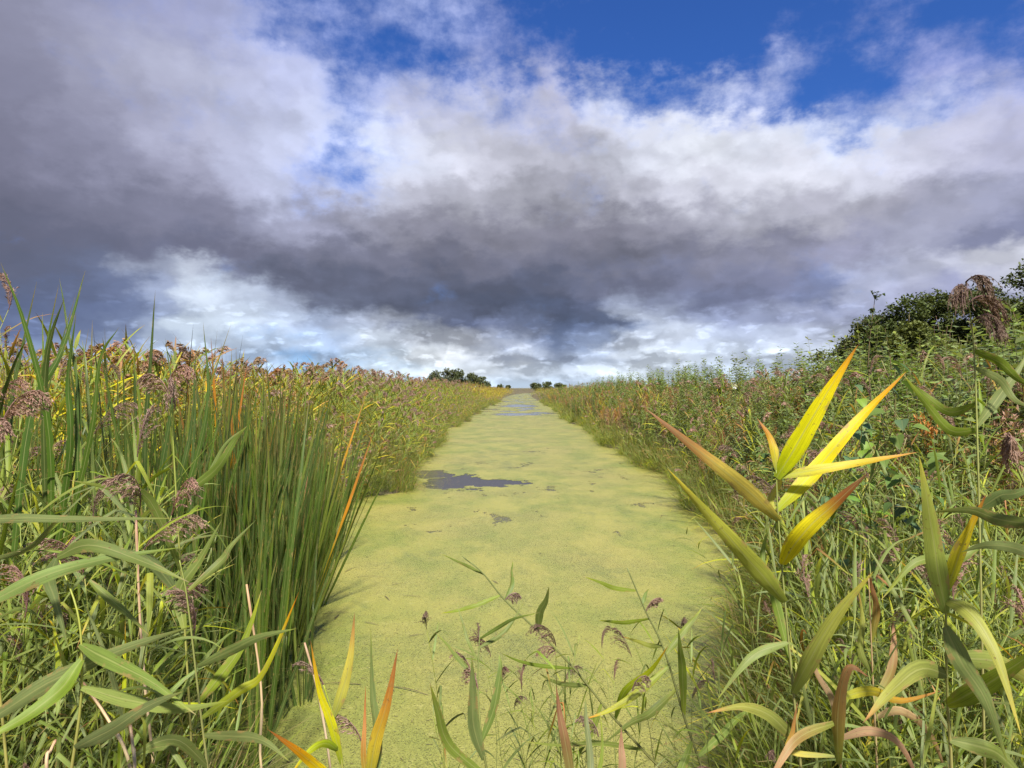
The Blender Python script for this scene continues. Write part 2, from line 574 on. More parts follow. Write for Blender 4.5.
def edge_r(d):
    if d < 3.2: w = 0.3
    elif d < 10: w = 1.05 + (3.5 - 1.05) * ((d - 3.2) / 6.8) ** 0.8
    else: w = 3.5 + min(0.35, (d - 10) * 0.02)
    w += (0.22 * math.sin(d * 0.33 + 2) + 0.18 * math.sin(d * .87)) * (d > 10) + 0.12 * math.sin(d * 1.9) * min(1, d / 12)
    if d > 60: w += 0.4
    return canal_c(d) + w


def ground_z(x, y):
    if y < 2.6: return 0.30
    if y > 290: return 0.35
    back = 0.9 * max(0.0, min(1.0, (10.5 - y) / .8))   # the cattails stand in the water
    e = min(x - edge_l(y) + back, edge_r(y) - x)      # > 0 over water
    if y < 3.4: e = min(e, (y - 2.9) * 0.8)
    return max(-0.7, min(0.30, 0.06 - e * 0.45))


def build_ground():
    ys = [-400, -60, -12, -4, 0, 1.5] + list(np.arange(2.2, 30, 0.4)) + list(np.arange(30, 100, 1.5)) + list(np.arange(100, 300, 4.0)) + [320, 380, 500, 800, 1500, 3000, 6000]
    offs = [-1, -0.3, 0.0, 0.25, 0.6, 1.2, 2.0]
    V = []; Fc = []
    cols = 0
    for y in ys:
        yy = max(y, 2.0)
        l, rr = edge_l(yy) - 0.9 * max(0.0, min(1.0, (10.5 - yy) / .8)), edge_r(yy)
        if y > 300: l, rr = edge_l(300), edge_r(300)
        S = max(60, abs(y) * 1.5)
        xs = [-S - 4000, -S, -S / 3 - 8, l - 6, l - 2.5, l - 1.2, l - .5, l - .15, l + .1, l + .4]
        m = (l + rr) / 2; xs = [min(x, m - 0.05) for x in xs]
        xr = [rr - .4, rr - .1, rr + .15, rr + .5, rr + 1.2, rr + 2.5, rr + 6, S / 3 + 12, S + 1, S + 4001]
        xr = [max(x, m + 0.05) for x in xr]
        row = sorted(xs) + sorted(xr); cols = len(row)
        for x in row: V.append((x, y, ground_z(x, y)))
    for i in range(len(ys) - 1):
        for j in range(cols - 1):
            a = i * cols + j
            Fc.append((a, a + 1, a + cols + 1, a + cols))
    me = bpy.data.meshes.new('ground'); me.from_pydata(V, [], Fc)
    m, t = new_mat('marsh_soil')
    pos = t.n('ShaderNodeNewGeometry').outputs['Position']
    n1 = t.noise(pos, 0.9, 5, 0.6); n2 = t.noise(pos, 22, 5, 0.7)
    c = t.mix(t.ss(n1, .35, .65), (0.045, 0.05, 0.018), (0.11, 0.085, 0.04))
    c = t.mix(t.ss(n2, .45, .65), c, (0.19, 0.14, 0.07))
    bp = t.n('ShaderNodeBump', i_Strength=0.8, i_Distance=0.04, i_Height=n2)
    pb = t.n('ShaderNodeBsdfPrincipled', i_Base_Color=c, i_Roughness=0.9, i_Normal=bp.outputs[0])
    t.set(t.n('ShaderNodeOutputMaterial').inputs[0], pb.outputs[0])
    me.materials.append(m)
    me.polygons.foreach_set('use_smooth', [True] * len(me.polygons))
    o = link(bpy.data.objects.new('ground', me)); tag(o, 'dark marshy ground under the reeds on both banks', kind='structure')


def sheet(name, z, ys, grow=0.35):
    V = []; Fc = []
    for y in ys:
        yy = max(y, 2.6)
        V += [(edge_l(yy) - grow - .9, y, z), (edge_r(yy) + grow, y, z)]
    for i in range(len(ys) - 1): Fc.append((2 * i, 2 * i + 1, 2 * i + 3, 2 * i + 2))
    me = bpy.data.meshes.new(name); me.from_pydata(V, [], Fc)
    return link(bpy.data.objects.new(name, me)), me


def build_water():
    ys = [2.4] + list(np.arange(2.8, 30, 0.3)) + list(np.arange(30, 296, 1.5))
    o, me = sheet('water', 0.0, ys, 0.5)
    tag(o, 'dark still canal water that mirrors the clouds where the duckweed is open', kind='structure')
    m, t = new_mat('canal_water')
    pos = t.n('ShaderNodeNewGeometry').outputs['Position']
    n = t.noise(pos, 5.0, 3, 0.5)
    bp = t.n('ShaderNodeBump', i_Strength=0.06, i_Distance=0.02, i_Height=n)
    pb = t.n('ShaderNodeBsdfPrincipled', i_Base_Color=(0.08, 0.075, 0.07, 1), i_Roughness=0.12, i_Normal=bp.outputs[0])
    pb.inputs['IOR'].default_value = 2.5
    t.set(t.n('ShaderNodeOutputMaterial').inputs[0], pb.outputs[0])
    me.materials.append(m)

    o, me = sheet('duckweed', 0.004, ys, 0.42)
    tag(o, 'yellow green duckweed mat covering the canal between the reed banks', kind='stuff')
    m, t = new_mat('duckweed_mat')
    pos = t.n('ShaderNodeNewGeometry').outputs['Position']
    s = t.sep(pos)
    x, y = s[0], s[1]
    big = t.noise(pos, 0.33, 5, 0.6)
    med = t.noise(t.comb(x, t.m('MULTIPLY', y, 0.6)), 1.1, 6, 0.65)
    fine = t.noise(pos, 48, 3, 0.7)
    wn = t.noise(pos, 1.2, 5, 0.6, out='Color')
    ws = t.sep(wn)

    def patch(cx, cy, rx, ry, wob=0.9):
        dx = t.m('DIVIDE', t.m('ADD', t.m('SUBTRACT', x, cx), t.m('MULTIPLY', t.m('SUBTRACT', ws[0], .5), wob * rx * 1.6)), rx)
        dy = t.m('DIVIDE', t.m('ADD', t.m('SUBTRACT', y, cy), t.m('MULTIPLY', t.m('SUBTRACT', ws[1], .5), wob * ry * 2.2)), ry)
        return t.m('SUBTRACT', 1.0, t.m('SQRT', t.m('ADD', t.m('MULTIPLY', dx, dx), t.m('MULTIPLY', dy, dy))))

    h = None
    for p in HOLES:
        q = patch(*p)
        h = q if h is None else t.m('MAXIMUM', h, q)
    edgen = t.m('MULTIPLY', t.m('SUBTRACT', fine, 0.5), 0.10)
    rag = t.noise(t.comb(x, t.m('MULTIPLY', y, 0.7), 7.0), 3.2, 6, 0.68)
    edgen = t.m('ADD', edgen, t.m('MULTIPLY', t.m('SUBTRACT', rag, 0.5), 1.5))
    hole = t.ss(t.m('ADD', h, edgen), 0.0, 0.12)
    # small ragged openings, more of them between 9 m and 25 m
    zone = t.m('MULTIPLY', t.ss(y, 7.0, 12.5), t.ss(y, 30.0, 19.0))
    th = t.m('SUBTRACT', 0.69, t.m('MULTIPLY', zone, 0.08))
    cr = t.noise(t.comb(x, t.m('MULTIPLY', y, 0.6), 3.0), 1.9, 7, 0.70, dist=0.2)
    cr = t.m('ADD', cr, t.m('MULTIPLY', t.m('SUBTRACT', fine, .5), 0.10))
    cr = t.m('ADD', cr, t.m('MULTIPLY', t.m('SUBTRACT', big, .5), 0.30))
    small = t.m('MULTIPLY', t.ss(t.m('SUBTRACT', cr, th), 0.0, 0.045), 0.7)
    # far: the mat thins out
    farm = t.m('MULTIPLY', t.ss(y, 48.0, 60.0), t.ss(t.noise(t.comb(t.m('MULTIPLY', x, 0.25), t.m('MULTIPLY', y, 0.12)), 1.6, 5, 0.6), 0.50, 0.58))
    # pinholes between the fronds
    vor = t.n('ShaderNodeTexVoronoi', feature='DISTANCE_TO_EDGE', i_Vector=pos, i_Scale=150.0).outputs[0]
    vc = t.n('ShaderNodeTexVoronoi', i_Vector=pos, i_Scale=150.0).outputs['Color']
    vcs = t.sep(vc)
    dens = t.m('ADD', t.m('MULTIPLY', big, 0.6), t.m('MULTIPLY', med, 0.5))
    pin = t.m('MULTIPLY', t.m('GREATER_THAN', vcs[0], t.m('SUBTRACT', 1.36, t.m('MULTIPLY', dens, 0.85))), 0.5)
    hole = t.m('MAXIMUM', t.m('MAXIMUM', hole, small), t.m('MAXIMUM', farm, pin), clamp=True)
    # colour of the fronds
    c = t.mix(t.ss(med, .34, .66), (0.305, 0.285, 0.062), (0.185, 0.215, 0.040))
    c = t.mix(t.m('MULTIPLY', t.ss(big, .38, .66), 0.55), c, (0.33, 0.285, 0.085))
    near = t.ss(y, 9.0, 3.5)
    c = t.mix(t.m('MULTIPLY', near, 0.4), c, (0.175, 0.19, 0.036))
    drift = t.noise(t.comb(t.m('ADD', t.m('MULTIPLY', x, 1.0), t.m('MULTIPLY', ws[0], 2.0)), t.m('MULTIPLY', y, .35), 11.0), 1.7, 6, 0.66)
    c = t.mix(t.m('MULTIPLY', t.ss(drift, .54, .70), 0.6), c, (0.15, 0.17, 0.045))
    cl2 = t.noise(pos, 9.0, 4, 0.65)
    c = t.mix(t.m('MULTIPLY', t.ss(cl2, .56, .70), 0.4), c, (0.40, 0.37, 0.12))
    vr = t.m('MULTIPLY_ADD', vcs[1], 0.5, 0.74)
    c = t.mix(1.0, c, t.n('ShaderNodeCombineColor', i_0=vr, i_1=vr, i_2=vr).outputs[0], 'MULTIPLY')
    fk = t.m('MULTIPLY_ADD', fine, 0.7, 0.65)
    c = t.mix(1.0, c, t.n('ShaderNodeCombineColor', i_0=fk, i_1=fk, i_2=fk).outputs[0], 'MULTIPLY')
    ht = t.m('ADD', t.m('MULTIPLY', vcs[2], .5), t.m('MULTIPLY', t.ss(vor, 0, .12), .6))
    bp = t.n('ShaderNodeBump', i_Strength=0.35, i_Distance=0.002, i_Height=ht)
    pb = t.n('ShaderNodeBsdfPrincipled', i_Base_Color=c, i_Roughness=0.42, i_Normal=bp.outputs[0])
    pb.inputs['Specular IOR Level'].default_value = 0.5
    tr = t.n('ShaderNodeBsdfTransparent')
    mx = t.n('ShaderNodeMixShader', i_0=hole)
    t.set(mx.inputs[1], pb.outputs[0]); t.set(mx.inputs[2], tr.outputs[0])
    t.set(t.n('ShaderNodeOutputMaterial').inputs[0], mx.outputs[0])
    me.materials.append(m)


# open water patches: x, y, radius x, radius y
HOLES = [(-1.35, 16.0, 0.75, 1.3), (-0.35, 15.9, 0.75, 0.75), (-2.2, 17.4, 0.8, 0.8), (0.4, 57.0, 2.2, 3.2), (0.9, 84.0, 2.2, 7.0)]

# ------------------------------------------------------------------ world and light
SUN_EL, SUN_AZ = R(54), R(168)     # azimuth of the sun measured from +Y clockwise (behind, to the left)

SKY = {
    # y: [(x, (r,g,b) of the cloud there, coverage)]
    -140: [(0, (120, 120, 145), .95), (300, (150, 152, 185), .6), (512, (165, 168, 200), .25), (800, (170, 175, 205), .2), (1024, (170, 172, 200), .3)],
    0: [(0, (118, 116, 138), 1), (100, (138, 137, 165), 1), (200, (140, 142, 178), .9), (270, (150, 155, 195), .5), (350, (150, 158, 205), .3), (430, (165, 172, 210), .55), (500, (150, 155, 200), .35), (600, (150, 150, 190), .16), (700, (150, 150, 190), .12), (800, (140, 145, 195), .25), (900, (140, 145, 190), .42), (1024, (140, 140, 180), .5)],
    60: [(0, (116, 114, 136), 1), (100, (146, 144, 166), 1), (200, (168, 168, 192), 1), (300, (165, 168, 205), .85), (400, (160, 165, 205), .5), (450, (160, 165, 205), .45), (520, (150, 152, 190), .55), (565, (165, 162, 190), .75), (620, (150, 150, 190), .3), (700, (150, 150, 190), .1), (800, (145, 150, 195), .3), (900, (150, 150, 190), .58), (950, (150, 150, 190), .6), (1024, (140, 145, 190), .4)],
    120: [(0, (104, 102, 124), 1), (100, (136, 134, 157), 1), (200, (165, 164, 188), 1), (300, (180, 183, 214), 1), (360, (180, 185, 220), .62), (430, (180, 178, 200), .85), (500, (185, 183, 200), 1), (560, (165, 162, 180), 1), (620, (215, 217, 230), .75), (700, (220, 220, 230), .9), (760, (205, 206, 222), .95), (830, (200, 203, 222), .55), (880, (190, 192, 215), .45), (940, (180, 180, 205), .75), (1024, (168, 165, 190), .9)],
    150: [(0, (98, 96, 116), 1), (100, (124, 122, 145), 1), (200, (155, 153, 176), 1), (300, (188, 190, 216), 1), (345, (185, 190, 222), .65), (385, (195, 198, 220), .8), (440, (195, 193, 207), 1), (500, (175, 172, 186), 1), (560, (158, 155, 168), 1), (640, (195, 194, 208), 1), (700, (215, 214, 225), 1), (780, (212, 210, 222), 1), (860, (205, 204, 220), 1), (940, (185, 182, 202), 1), (1024, (160, 158, 182), 1)],
    190: [(0, (86, 85, 105), 1), (100, (102, 101, 122), 1), (200, (128, 126, 148), 1), (290, (175, 177, 204), 1), (328, (160, 168, 212), .55), (365, (185, 185, 205), .9), (430, (165, 162, 176), 1), (500, (150, 147, 158), 1), (570, (140, 137, 149), 1), (650, (172, 169, 182), 1), (720, (188, 185, 198), 1), (800, (190, 187, 199), 1), (880, (175, 171, 186), 1), (950, (148, 146, 165), 1), (1024, (138, 138, 163), 1)],
    230: [(0, (76, 77, 97), 1), (100, (82, 82, 103), 1), (200, (96, 95, 116), 1), (260, (112, 111, 134), 1), (330, (138, 135, 152), 1), (400, (122, 119, 134), 1), (500, (114, 111, 125), 1), (600, (104, 101, 115), 1), (680, (128, 125, 140), 1), (760, (150, 147, 161), 1), (830, (140, 136, 151), 1), (900, (118, 116, 137), 1), (1024, (110, 112, 140), 1)],
    258: [(0, (73, 77, 100), 1), (120, (78, 82, 105), 1), (170, (95, 98, 124), 1), (230, (84, 84, 105), 1), (330, (92, 92, 111), 1), (430, (92, 91, 108), 1), (520, (92, 91, 108), 1), (620, (92, 91, 106), 1), (700, (104, 103, 122), 1), (800, (112, 111, 135), 1), (860, (120, 120, 150), .8), (920, (180, 180, 200), .8), (1024, (195, 193, 205), .95)],
    280: [(0, (74, 82, 110), 1), (100, (80, 89, 119), 1), (135, (110, 118, 150), 1), (165, (188, 194, 214), 1), (200, (205, 210, 226), 1), (232, (120, 124, 150), 1), (262, (78, 82, 104), 1), (300, (76, 79, 100), 1), (400, (74, 77, 97), 1), (520, (70, 74, 95), 1), (620, (88, 90, 112), 1), (720, (104, 106, 132), 1), (800, (108, 110, 138), 1), (842, (130, 150, 205), .45), (875, (185, 186, 204), .85), (920, (150, 150, 178), 1), (970, (135, 136, 168), 1), (1024, (190, 188, 200), 1)],
    305: [(0, (78, 90, 125), 1), (100, (84, 96, 132), 1), (160, (112, 124, 160), 1), (190, (200, 210, 228), 1), (240, (195, 203, 222), 1), (285, (170, 178, 204), 1), (318, (100, 106, 132), 1), (400, (72, 77, 99), 1), (470, (62, 69, 92), 1), (560, (60, 70, 97), 1), (605, (84, 92, 122), 1), (640, (150, 156, 180), 1), (690, (104, 110, 142), 1), (800, (116, 120, 152), 1), (900, (140, 142, 170), 1), (1024, (150, 150, 176), 1)],
    330: [(0, (84, 98, 138), 1), (100, (104, 118, 158), 1), (150, (170, 182, 210), 1), (200, (205, 215, 232), 1), (280, (190, 202, 226), 1), (340, (150, 162, 194), 1), (372, (205, 208, 220), 1), (410, (92, 100, 128), 1), (470, (84, 93, 124), 1), (500, (110, 118, 148), 1), (560, (68, 82, 114), 1), (605, (96, 110, 144), 1), (640, (190, 196, 214), 1), (690, (150, 158, 188), 1), (760, (150, 158, 190), 1), (830, (180, 184, 208), 1), (900, (130, 134, 165), 1), (1024, (150, 152, 180), 1)],
    352: [(0, (104, 120, 160), 1), (100, (150, 166, 198), 1), (200, (190, 203, 225), 1), (280, (170, 190, 222), .8), (330, (150, 170, 205), .8), (375, (200, 212, 230), .9), (420, (218, 220, 228), 1), (470, (222, 222, 228), 1), (500, (180, 186, 205), 1), (560, (110, 124, 158), 1), (610, (160, 172, 200), 1), (650, (214, 218, 228), 1), (720, (196, 204, 222), 1), (800, (204, 210, 226), 1), (1024, (170, 175, 200), 1)],
    370: [(0, (132, 148, 185), 1), (150, (180, 195, 222), .9), (260, (175, 195, 225), .7), (350, (180, 204, 230), .45), (400, (205, 215, 230), .8), (440, (220, 225, 232), 1), (500, (214, 217, 226), 1), (550, (190, 199, 218), 1), (620, (215, 220, 230), 1), (700, (190, 200, 220), 1), (1024, (180, 190, 212), 1)],
    388: [(0, (150, 165, 195), 1), (300, (180, 198, 222), .8), (460, (188, 205, 226), .9), (560, (185, 200, 222), 1), (1024, (180, 195, 215), 1)],
    460: [(0, (150, 165, 195), 1), (1024, (180, 195, 215), 1)],
}


def sky_at(px, py):
    ks = sorted(SKY)
    py = min(max(py, ks[0]), ks[-1])
    for a, b in zip(ks, ks[1:]):
        if py <= b: break
    def row(k):
        r = SKY[k]
        st = [(x, tuple(srgb(c)) + (al,)) for x, c, al in r]
        return lerp_stops(st, px)
    k = (py - a) / (b - a)
    return row(a) * (1 - k) + row(b) * k


def build_world():
    w = bpy.data.worlds.new('World'); scene.world = w; w.use_nodes = True
    t = NT(w.node_tree)
    dirv = t.n('ShaderNodeTexCoord').outputs['Generated']
    s = t.sep(dirv)
    az = t.m('ARCTAN2', s[0], s[1])
    el = t.m('ARCSINE', s[2])
    elp = t.m('MAXIMUM', el, 0.0)
    den = t.m('ADD', t.m('MAXIMUM', s[2], 0.0), 0.16)
    q = t.comb(t.m('DIVIDE', s[0], den), t.m('DIVIDE', s[1], den), 0.3)
    nA = t.sep(t.noise(q, 1.7, 3, 0.55, out='Color', dim='2D'))
    nB = t.sep(t.noise(t.comb(t.m('MULTIPLY', az, 1.0), t.m('MULTIPLY', el, 1.7), 5.0), 8.0, 5, 0.62, out='Color', dim='2D'))
    nC = t.sep(t.noise(t.comb(az, t.m('MULTIPLY', el, 1.6), 15.0), 24.0, 4, 0.6, out='Color', dim='2D'))
    va = t.m('MULTIPLY_ADD', elp, 1.0, 0.02)
    va = t.m('MINIMUM', va, 0.26)
    az2 = t.m('ADD', az, t.m('ADD', t.m('MULTIPLY', t.m('SUBTRACT', nA[0], .5), 0.10), t.m('ADD', t.m('MULTIPLY', t.m('SUBTRACT', nB[0], .5), 0.11), t.m('MULTIPLY', t.m('SUBTRACT', nC[0], .5), 0.05))))
    el2 = t.m('ADD', el, t.m('MULTIPLY', va, t.m('ADD', t.m('MULTIPLY', t.m('SUBTRACT', nA[1], .5), 0.16), t.m('ADD', t.m('MULTIPLY', t.m('SUBTRACT', nB[1], .5), 0.42), t.m('MULTIPLY', t.m('SUBTRACT', nC[1], .5), 0.17)))))
    A0 = R(42)
    u = t.m('DIVIDE', t.m('ADD', az2, A0), 2 * A0, clamp=True)
    # rows of elevation
    els = [R(a) for a in (-3, 0.2, 1.3, 2.6, 3.9, 5.4, 7.0, 8.8, 10.6, 13, 16, 19, 22.5, 27, 32, 40)]
    rows = []
    N = 30
    for e in els:
        cr = t.n('ShaderNodeValToRGB'); ramp = cr.color_ramp; ramp.interpolation = 'EASE'
        while len(ramp.elements) < N: ramp.elements.new(0.5)
        for i in range(N):
            f = i / (N - 1); a = -A0 + 2 * A0 * f
            px = CX + F * math.tan(a); py = CY - F * math.tan(e) / math.cos(a)
            c = sky_at(px, py)
            ramp.elements[i].position = f
            ramp.elements[i].color = tuple(float(x) for x in c)
        t.set(cr.inputs[0], u)
        rows.append(cr)
    col, al = rows[0].outputs[0], rows[0].outputs[1]
    for i in range(1, len(els)):
        k = t.n('ShaderNodeMapRange', interpolation_type='SMOOTHSTEP', i_0=el2, i_1=els[i - 1], i_2=els[i]).outputs[0]
        col = t.mix(k, col, rows[i].outputs[0])
        al = t.m('ADD', t.m('MULTIPLY', al, t.m('SUBTRACT', 1.0, k)), t.m('MULTIPLY', rows[i].outputs[1], k))
    # billows: light side and dark side of the lumps
    b1 = t.noise(q, 2.2, 3, 0.5, dim='2D')
    def puffs(off):
        px = t.m('ADD', t.m('ADD', az, t.m('MULTIPLY', t.m('SUBTRACT', nC[0], .5), 0.05)), off[0])
        py = t.m('ADD', t.m('ADD', el, t.m('MULTIPLY', t.m('SUBTRACT', nC[1], .5), 0.03)), off[1])
        # lumps look smaller towards the horizon
        py = t.m('MULTIPLY', t.m('POWER', t.m('MAXIMUM', py, 0.002), 0.72), 1.25)
        v = t.n('ShaderNodeTexVoronoi', voronoi_dimensions='2D', feature='SMOOTH_F1', i_Vector=t.comb(px, py, 1.0), i_Scale=7.0)
        v.inputs['Smoothness'].default_value = 0.6
        v.inputs['Detail'].default_value = 2.0; v.inputs['Roughness'].default_value = 0.5; v.inputs['Lacunarity'].default_value = 2.2
        return v.outputs['Distance']
    p1 = puffs((0, 0)); p2 = puffs((0.008, 0.016))
    low = t.ss(el, R(12), R(3), 0.42, 0.75)
    rel = t.m('MULTIPLY', t.m('SUBTRACT', p2, p1), t.m('MULTIPLY', low, 1.6))
    body = t.m('ADD', t.m('MULTIPLY', t.m('SUBTRACT', b1, .5), 0.14), t.m('MULTIPLY', t.m('SUBTRACT', nB[2], .5), 0.16))
    # the storm cloud's left part is smooth, the rest billows
    calm = t.ss(az, R(-34), R(-12), 0.25, 1.0)
    f = t.m('ADD', 1.0, t.m('MULTIPLY', calm, t.m('ADD', rel, body)))
    f = t.m('ADD', 0.06, t.m('MINIMUM', t.m('MAXIMUM', f, 0.76), 1.4))
    # rows of small cumulus low over the horizon
    sm = t.n('ShaderNodeTexVoronoi', voronoi_dimensions='2D', feature='SMOOTH_F1', i_Scale=1.0,
             i_Vector=t.comb(t.m('MULTIPLY', t.m('ADD', az, t.m('MULTIPLY', nC[0], .03)), 24.0), t.m('MULTIPLY', t.m('ADD', el, t.m('MULTIPLY', nC[1], .012)), 62.0)))
    sm.inputs['Smoothness'].default_value = 0.3; sm.inputs['Detail'].default_value = 2.0; sm.inputs['Roughness'].default_value = 0.6
    band = t.m('MULTIPLY', t.ss(el, R(0.2), R(1.2)), t.ss(el, R(8.5), R(4.5)))
    f = t.m('ADD', f, t.m('MULTIPLY', band, t.ss(sm.outputs['Distance'], 0.25, 0.75, 0.16, -0.24)))
    col = t.mix(1.0, col, t.n('ShaderNodeCombineColor', i_0=f, i_1=f, i_2=f).outputs[0], 'MULTIPLY')
    # cloud edges
    wisp = t.noise(t.comb(t.m('MULTIPLY', az, 1.0), t.m('MULTIPLY', el, 1.4), 9.0), 7.0, 6, 0.62, dim='2D')
    al2 = t.m('ADD', al, t.m('ADD', t.m('MULTIPLY', t.m('SUBTRACT', wisp, .5), 1.15), t.m('MULTIPLY', t.m('SUBTRACT', b1, .5), 0.6)))
    al2 = t.m('SUBTRACT', al2, t.ss(el, R(13), R(22), 0.0, 0.16))
    al2 = t.ss(al2, 0.17, 0.82)
    rim = t.m('MULTIPLY', t.m('MULTIPLY', al2, t.m('SUBTRACT', 1.0, al2)), 0.7)
    rim = t.m('ADD', 1.0, rim)
    col = t.mix(1.0, col, t.n('ShaderNodeCombineColor', i_0=rim, i_1=rim, i_2=rim).outputs[0], 'MULTIPLY')
    sky = t.n('ShaderNodeTexSky', sky_type='NISHITA', sun_disc=False, sun_elevation=SUN_EL, sun_rotation=SUN_AZ, altitude=0.0, air_density=1.0, dust_density=0.6, ozone_density=1.5)
    blue = t.mix(1.0, sky.outputs[0], SKY_TINT, 'MULTIPLY')
    cl = t.mix(1.0, col, (6.75, 7.1, 7.05), 'MULTIPLY')
    cl = t.mix(1.0, cl, (0.27, 0.29, 0.36), 'ADD')
    fin = t.mix(al2, blue, cl)
    bg = t.n('ShaderNodeBackground', i_Color=fin, i_Strength=0.1)
    t.set(t.n('ShaderNodeOutputWorld').inputs[0], bg.outputs[0])
    w.cycles.sampling_method = 'NONE'


SKY_TINT = (0.19, 0.385, 0.80)


def build_light():
    l = bpy.data.lights.new('sun', 'SUN'); l.energy = 5.0; l.angle = R(5); l.color = (1.0, 0.95, 0.86)
    o = link(bpy.data.objects.new('sun', l))
    to_sun = Vector((math.sin(SUN_AZ) * math.cos(SUN_EL), math.cos(SUN_AZ) * math.cos(SUN_EL), math.sin(SUN_EL)))
    o.rotation_euler = to_sun.to_track_quat('Z', 'Y').to_euler()
    o.location = to_sun * 50


def build_camera():
    c = bpy.data.cameras.new('camera'); c.lens = 36.0 * F / 1024.0; c.sensor_width = 36.0
    c.clip_start = 0.05; c.clip_end = 9000
    o = link(bpy.data.objects.new('camera', c))
    o.location = (0, 0, CAMH); o.rotation_euler = (R(90) + math.atan((CY - 384) / F), 0, 0)
    scene.camera = o


# ------------------------------------------------------------------ scattered stuff through geometry nodes
def scatter(name, variants, pts, label):
    """variants: list of merged meshes; pts: (x,y,z,rx,ry,rz,s,idx)"""
    coll = bpy.data.collections.new(name + '_kinds')
    for i, me in enumerate(variants):
        o = bpy.data.objects.new('%s_kind_%02d' % (name, i), me); coll.objects.link(o)
    a = np.array(pts, float)
    me = bpy.data.meshes.new(name); me.vertices.add(len(a)); me.vertices.foreach_set('co', a[:, :3].ravel())
    at = me.attributes.new('rot', 'FLOAT_VECTOR', 'POINT'); at.data.foreach_set('vector', a[:, 3:6].ravel())
    at = me.attributes.new('scl', 'FLOAT', 'POINT'); at.data.foreach_set('value', a[:, 6].copy())
    at = me.attributes.new('idx', 'INT', 'POINT'); at.data.foreach_set('value', a[:, 7].astype(np.int32))
    o = link(bpy.data.objects.new(name, me)); tag(o, label, kind='stuff')
    ng = bpy.data.node_groups.new(name + '_scatter', 'GeometryNodeTree')
    ng.interface.new_socket('Geometry', in_out='INPUT', socket_type='NodeSocketGeometry')
    ng.interface.new_socket('Geometry', in_out='OUTPUT', socket_type='NodeSocketGeometry')
    N = ng.nodes; Lk = ng.links
    gi = N.new('NodeGroupInput'); go = N.new('NodeGroupOutput')
    ci = N.new('GeometryNodeCollectionInfo'); ci.inputs['Collection'].default_value = coll
    ci.inputs['Separate Children'].default_value = True; ci.inputs['Reset Children'].default_value = True
    iop = N.new('GeometryNodeInstanceOnPoints'); iop.inputs['Pick Instance'].default_value = True
    def attr(nm, typ):
        nd = N.new('GeometryNodeInputNamedAttribute'); nd.data_type = typ; nd.inputs['Name'].default_value = nm
        return [x for x in nd.outputs if x.enabled and x.name == 'Attribute'][0]
    e2r = N.new('FunctionNodeEulerToRotation')
    Lk.new(attr('rot', 'FLOAT_VECTOR'), e2r.inputs[0])
    Lk.new(gi.outputs[0], iop.inputs['Points']); Lk.new(ci.outputs[0], iop.inputs['Instance'])
    Lk.new(attr('idx', 'INT'), iop.inputs['Instance Index']); Lk.new(e2r.outputs[0], iop.inputs['Rotation'])
    Lk.new(attr('scl', 'FLOAT'), iop.inputs['Scale']); Lk.new(iop.outputs[0], go.inputs[0])
    md = o.modifiers.new('scatter', 'NODES'); md.node_group = ng
    return o


def merged(parts, name):
    """one mesh with several materials from the parts"""
    V = []; Fc = []; C = []; U = []; mi = []; mats = []; n = 0
    for nm, g, mt in parts:
        if not g.n: continue
        if mt not in mats: mats.append(mt)
        V.append(np.concatenate(g.v)); C.append(np.concatenate(g.c)); U.append(np.concatenate(g.uv))
        Fc.extend([tuple(i + n for i in f) for f in g.f]); mi.extend([mats.index(mt)] * len(g.f)); n += g.n
    me = bpy.data.meshes.new(name); me.from_pydata(np.concatenate(V).tolist(), [], Fc)
    for m in mats: me.materials.append(m)
    cc = np.ones((n, 4)); cc[:, :3] = np.concatenate(C)
    me.attributes.new('tint', 'FLOAT_COLOR', 'POINT').data.foreach_set('color', cc.ravel())
    uu = np.zeros((n, 3)); uu[:, :2] = np.concatenate(U)
    me.attributes.new('lw', 'FLOAT_VECTOR', 'POINT').data.foreach_set('vector', uu.ravel())
    me.polygons.foreach_set('material_index', mi)
    me.polygons.foreach_set('use_smooth', [True] * len(me.polygons))
    me.update()
    return me


build_camera(); build_light(); build_world(); build_ground(); build_water()
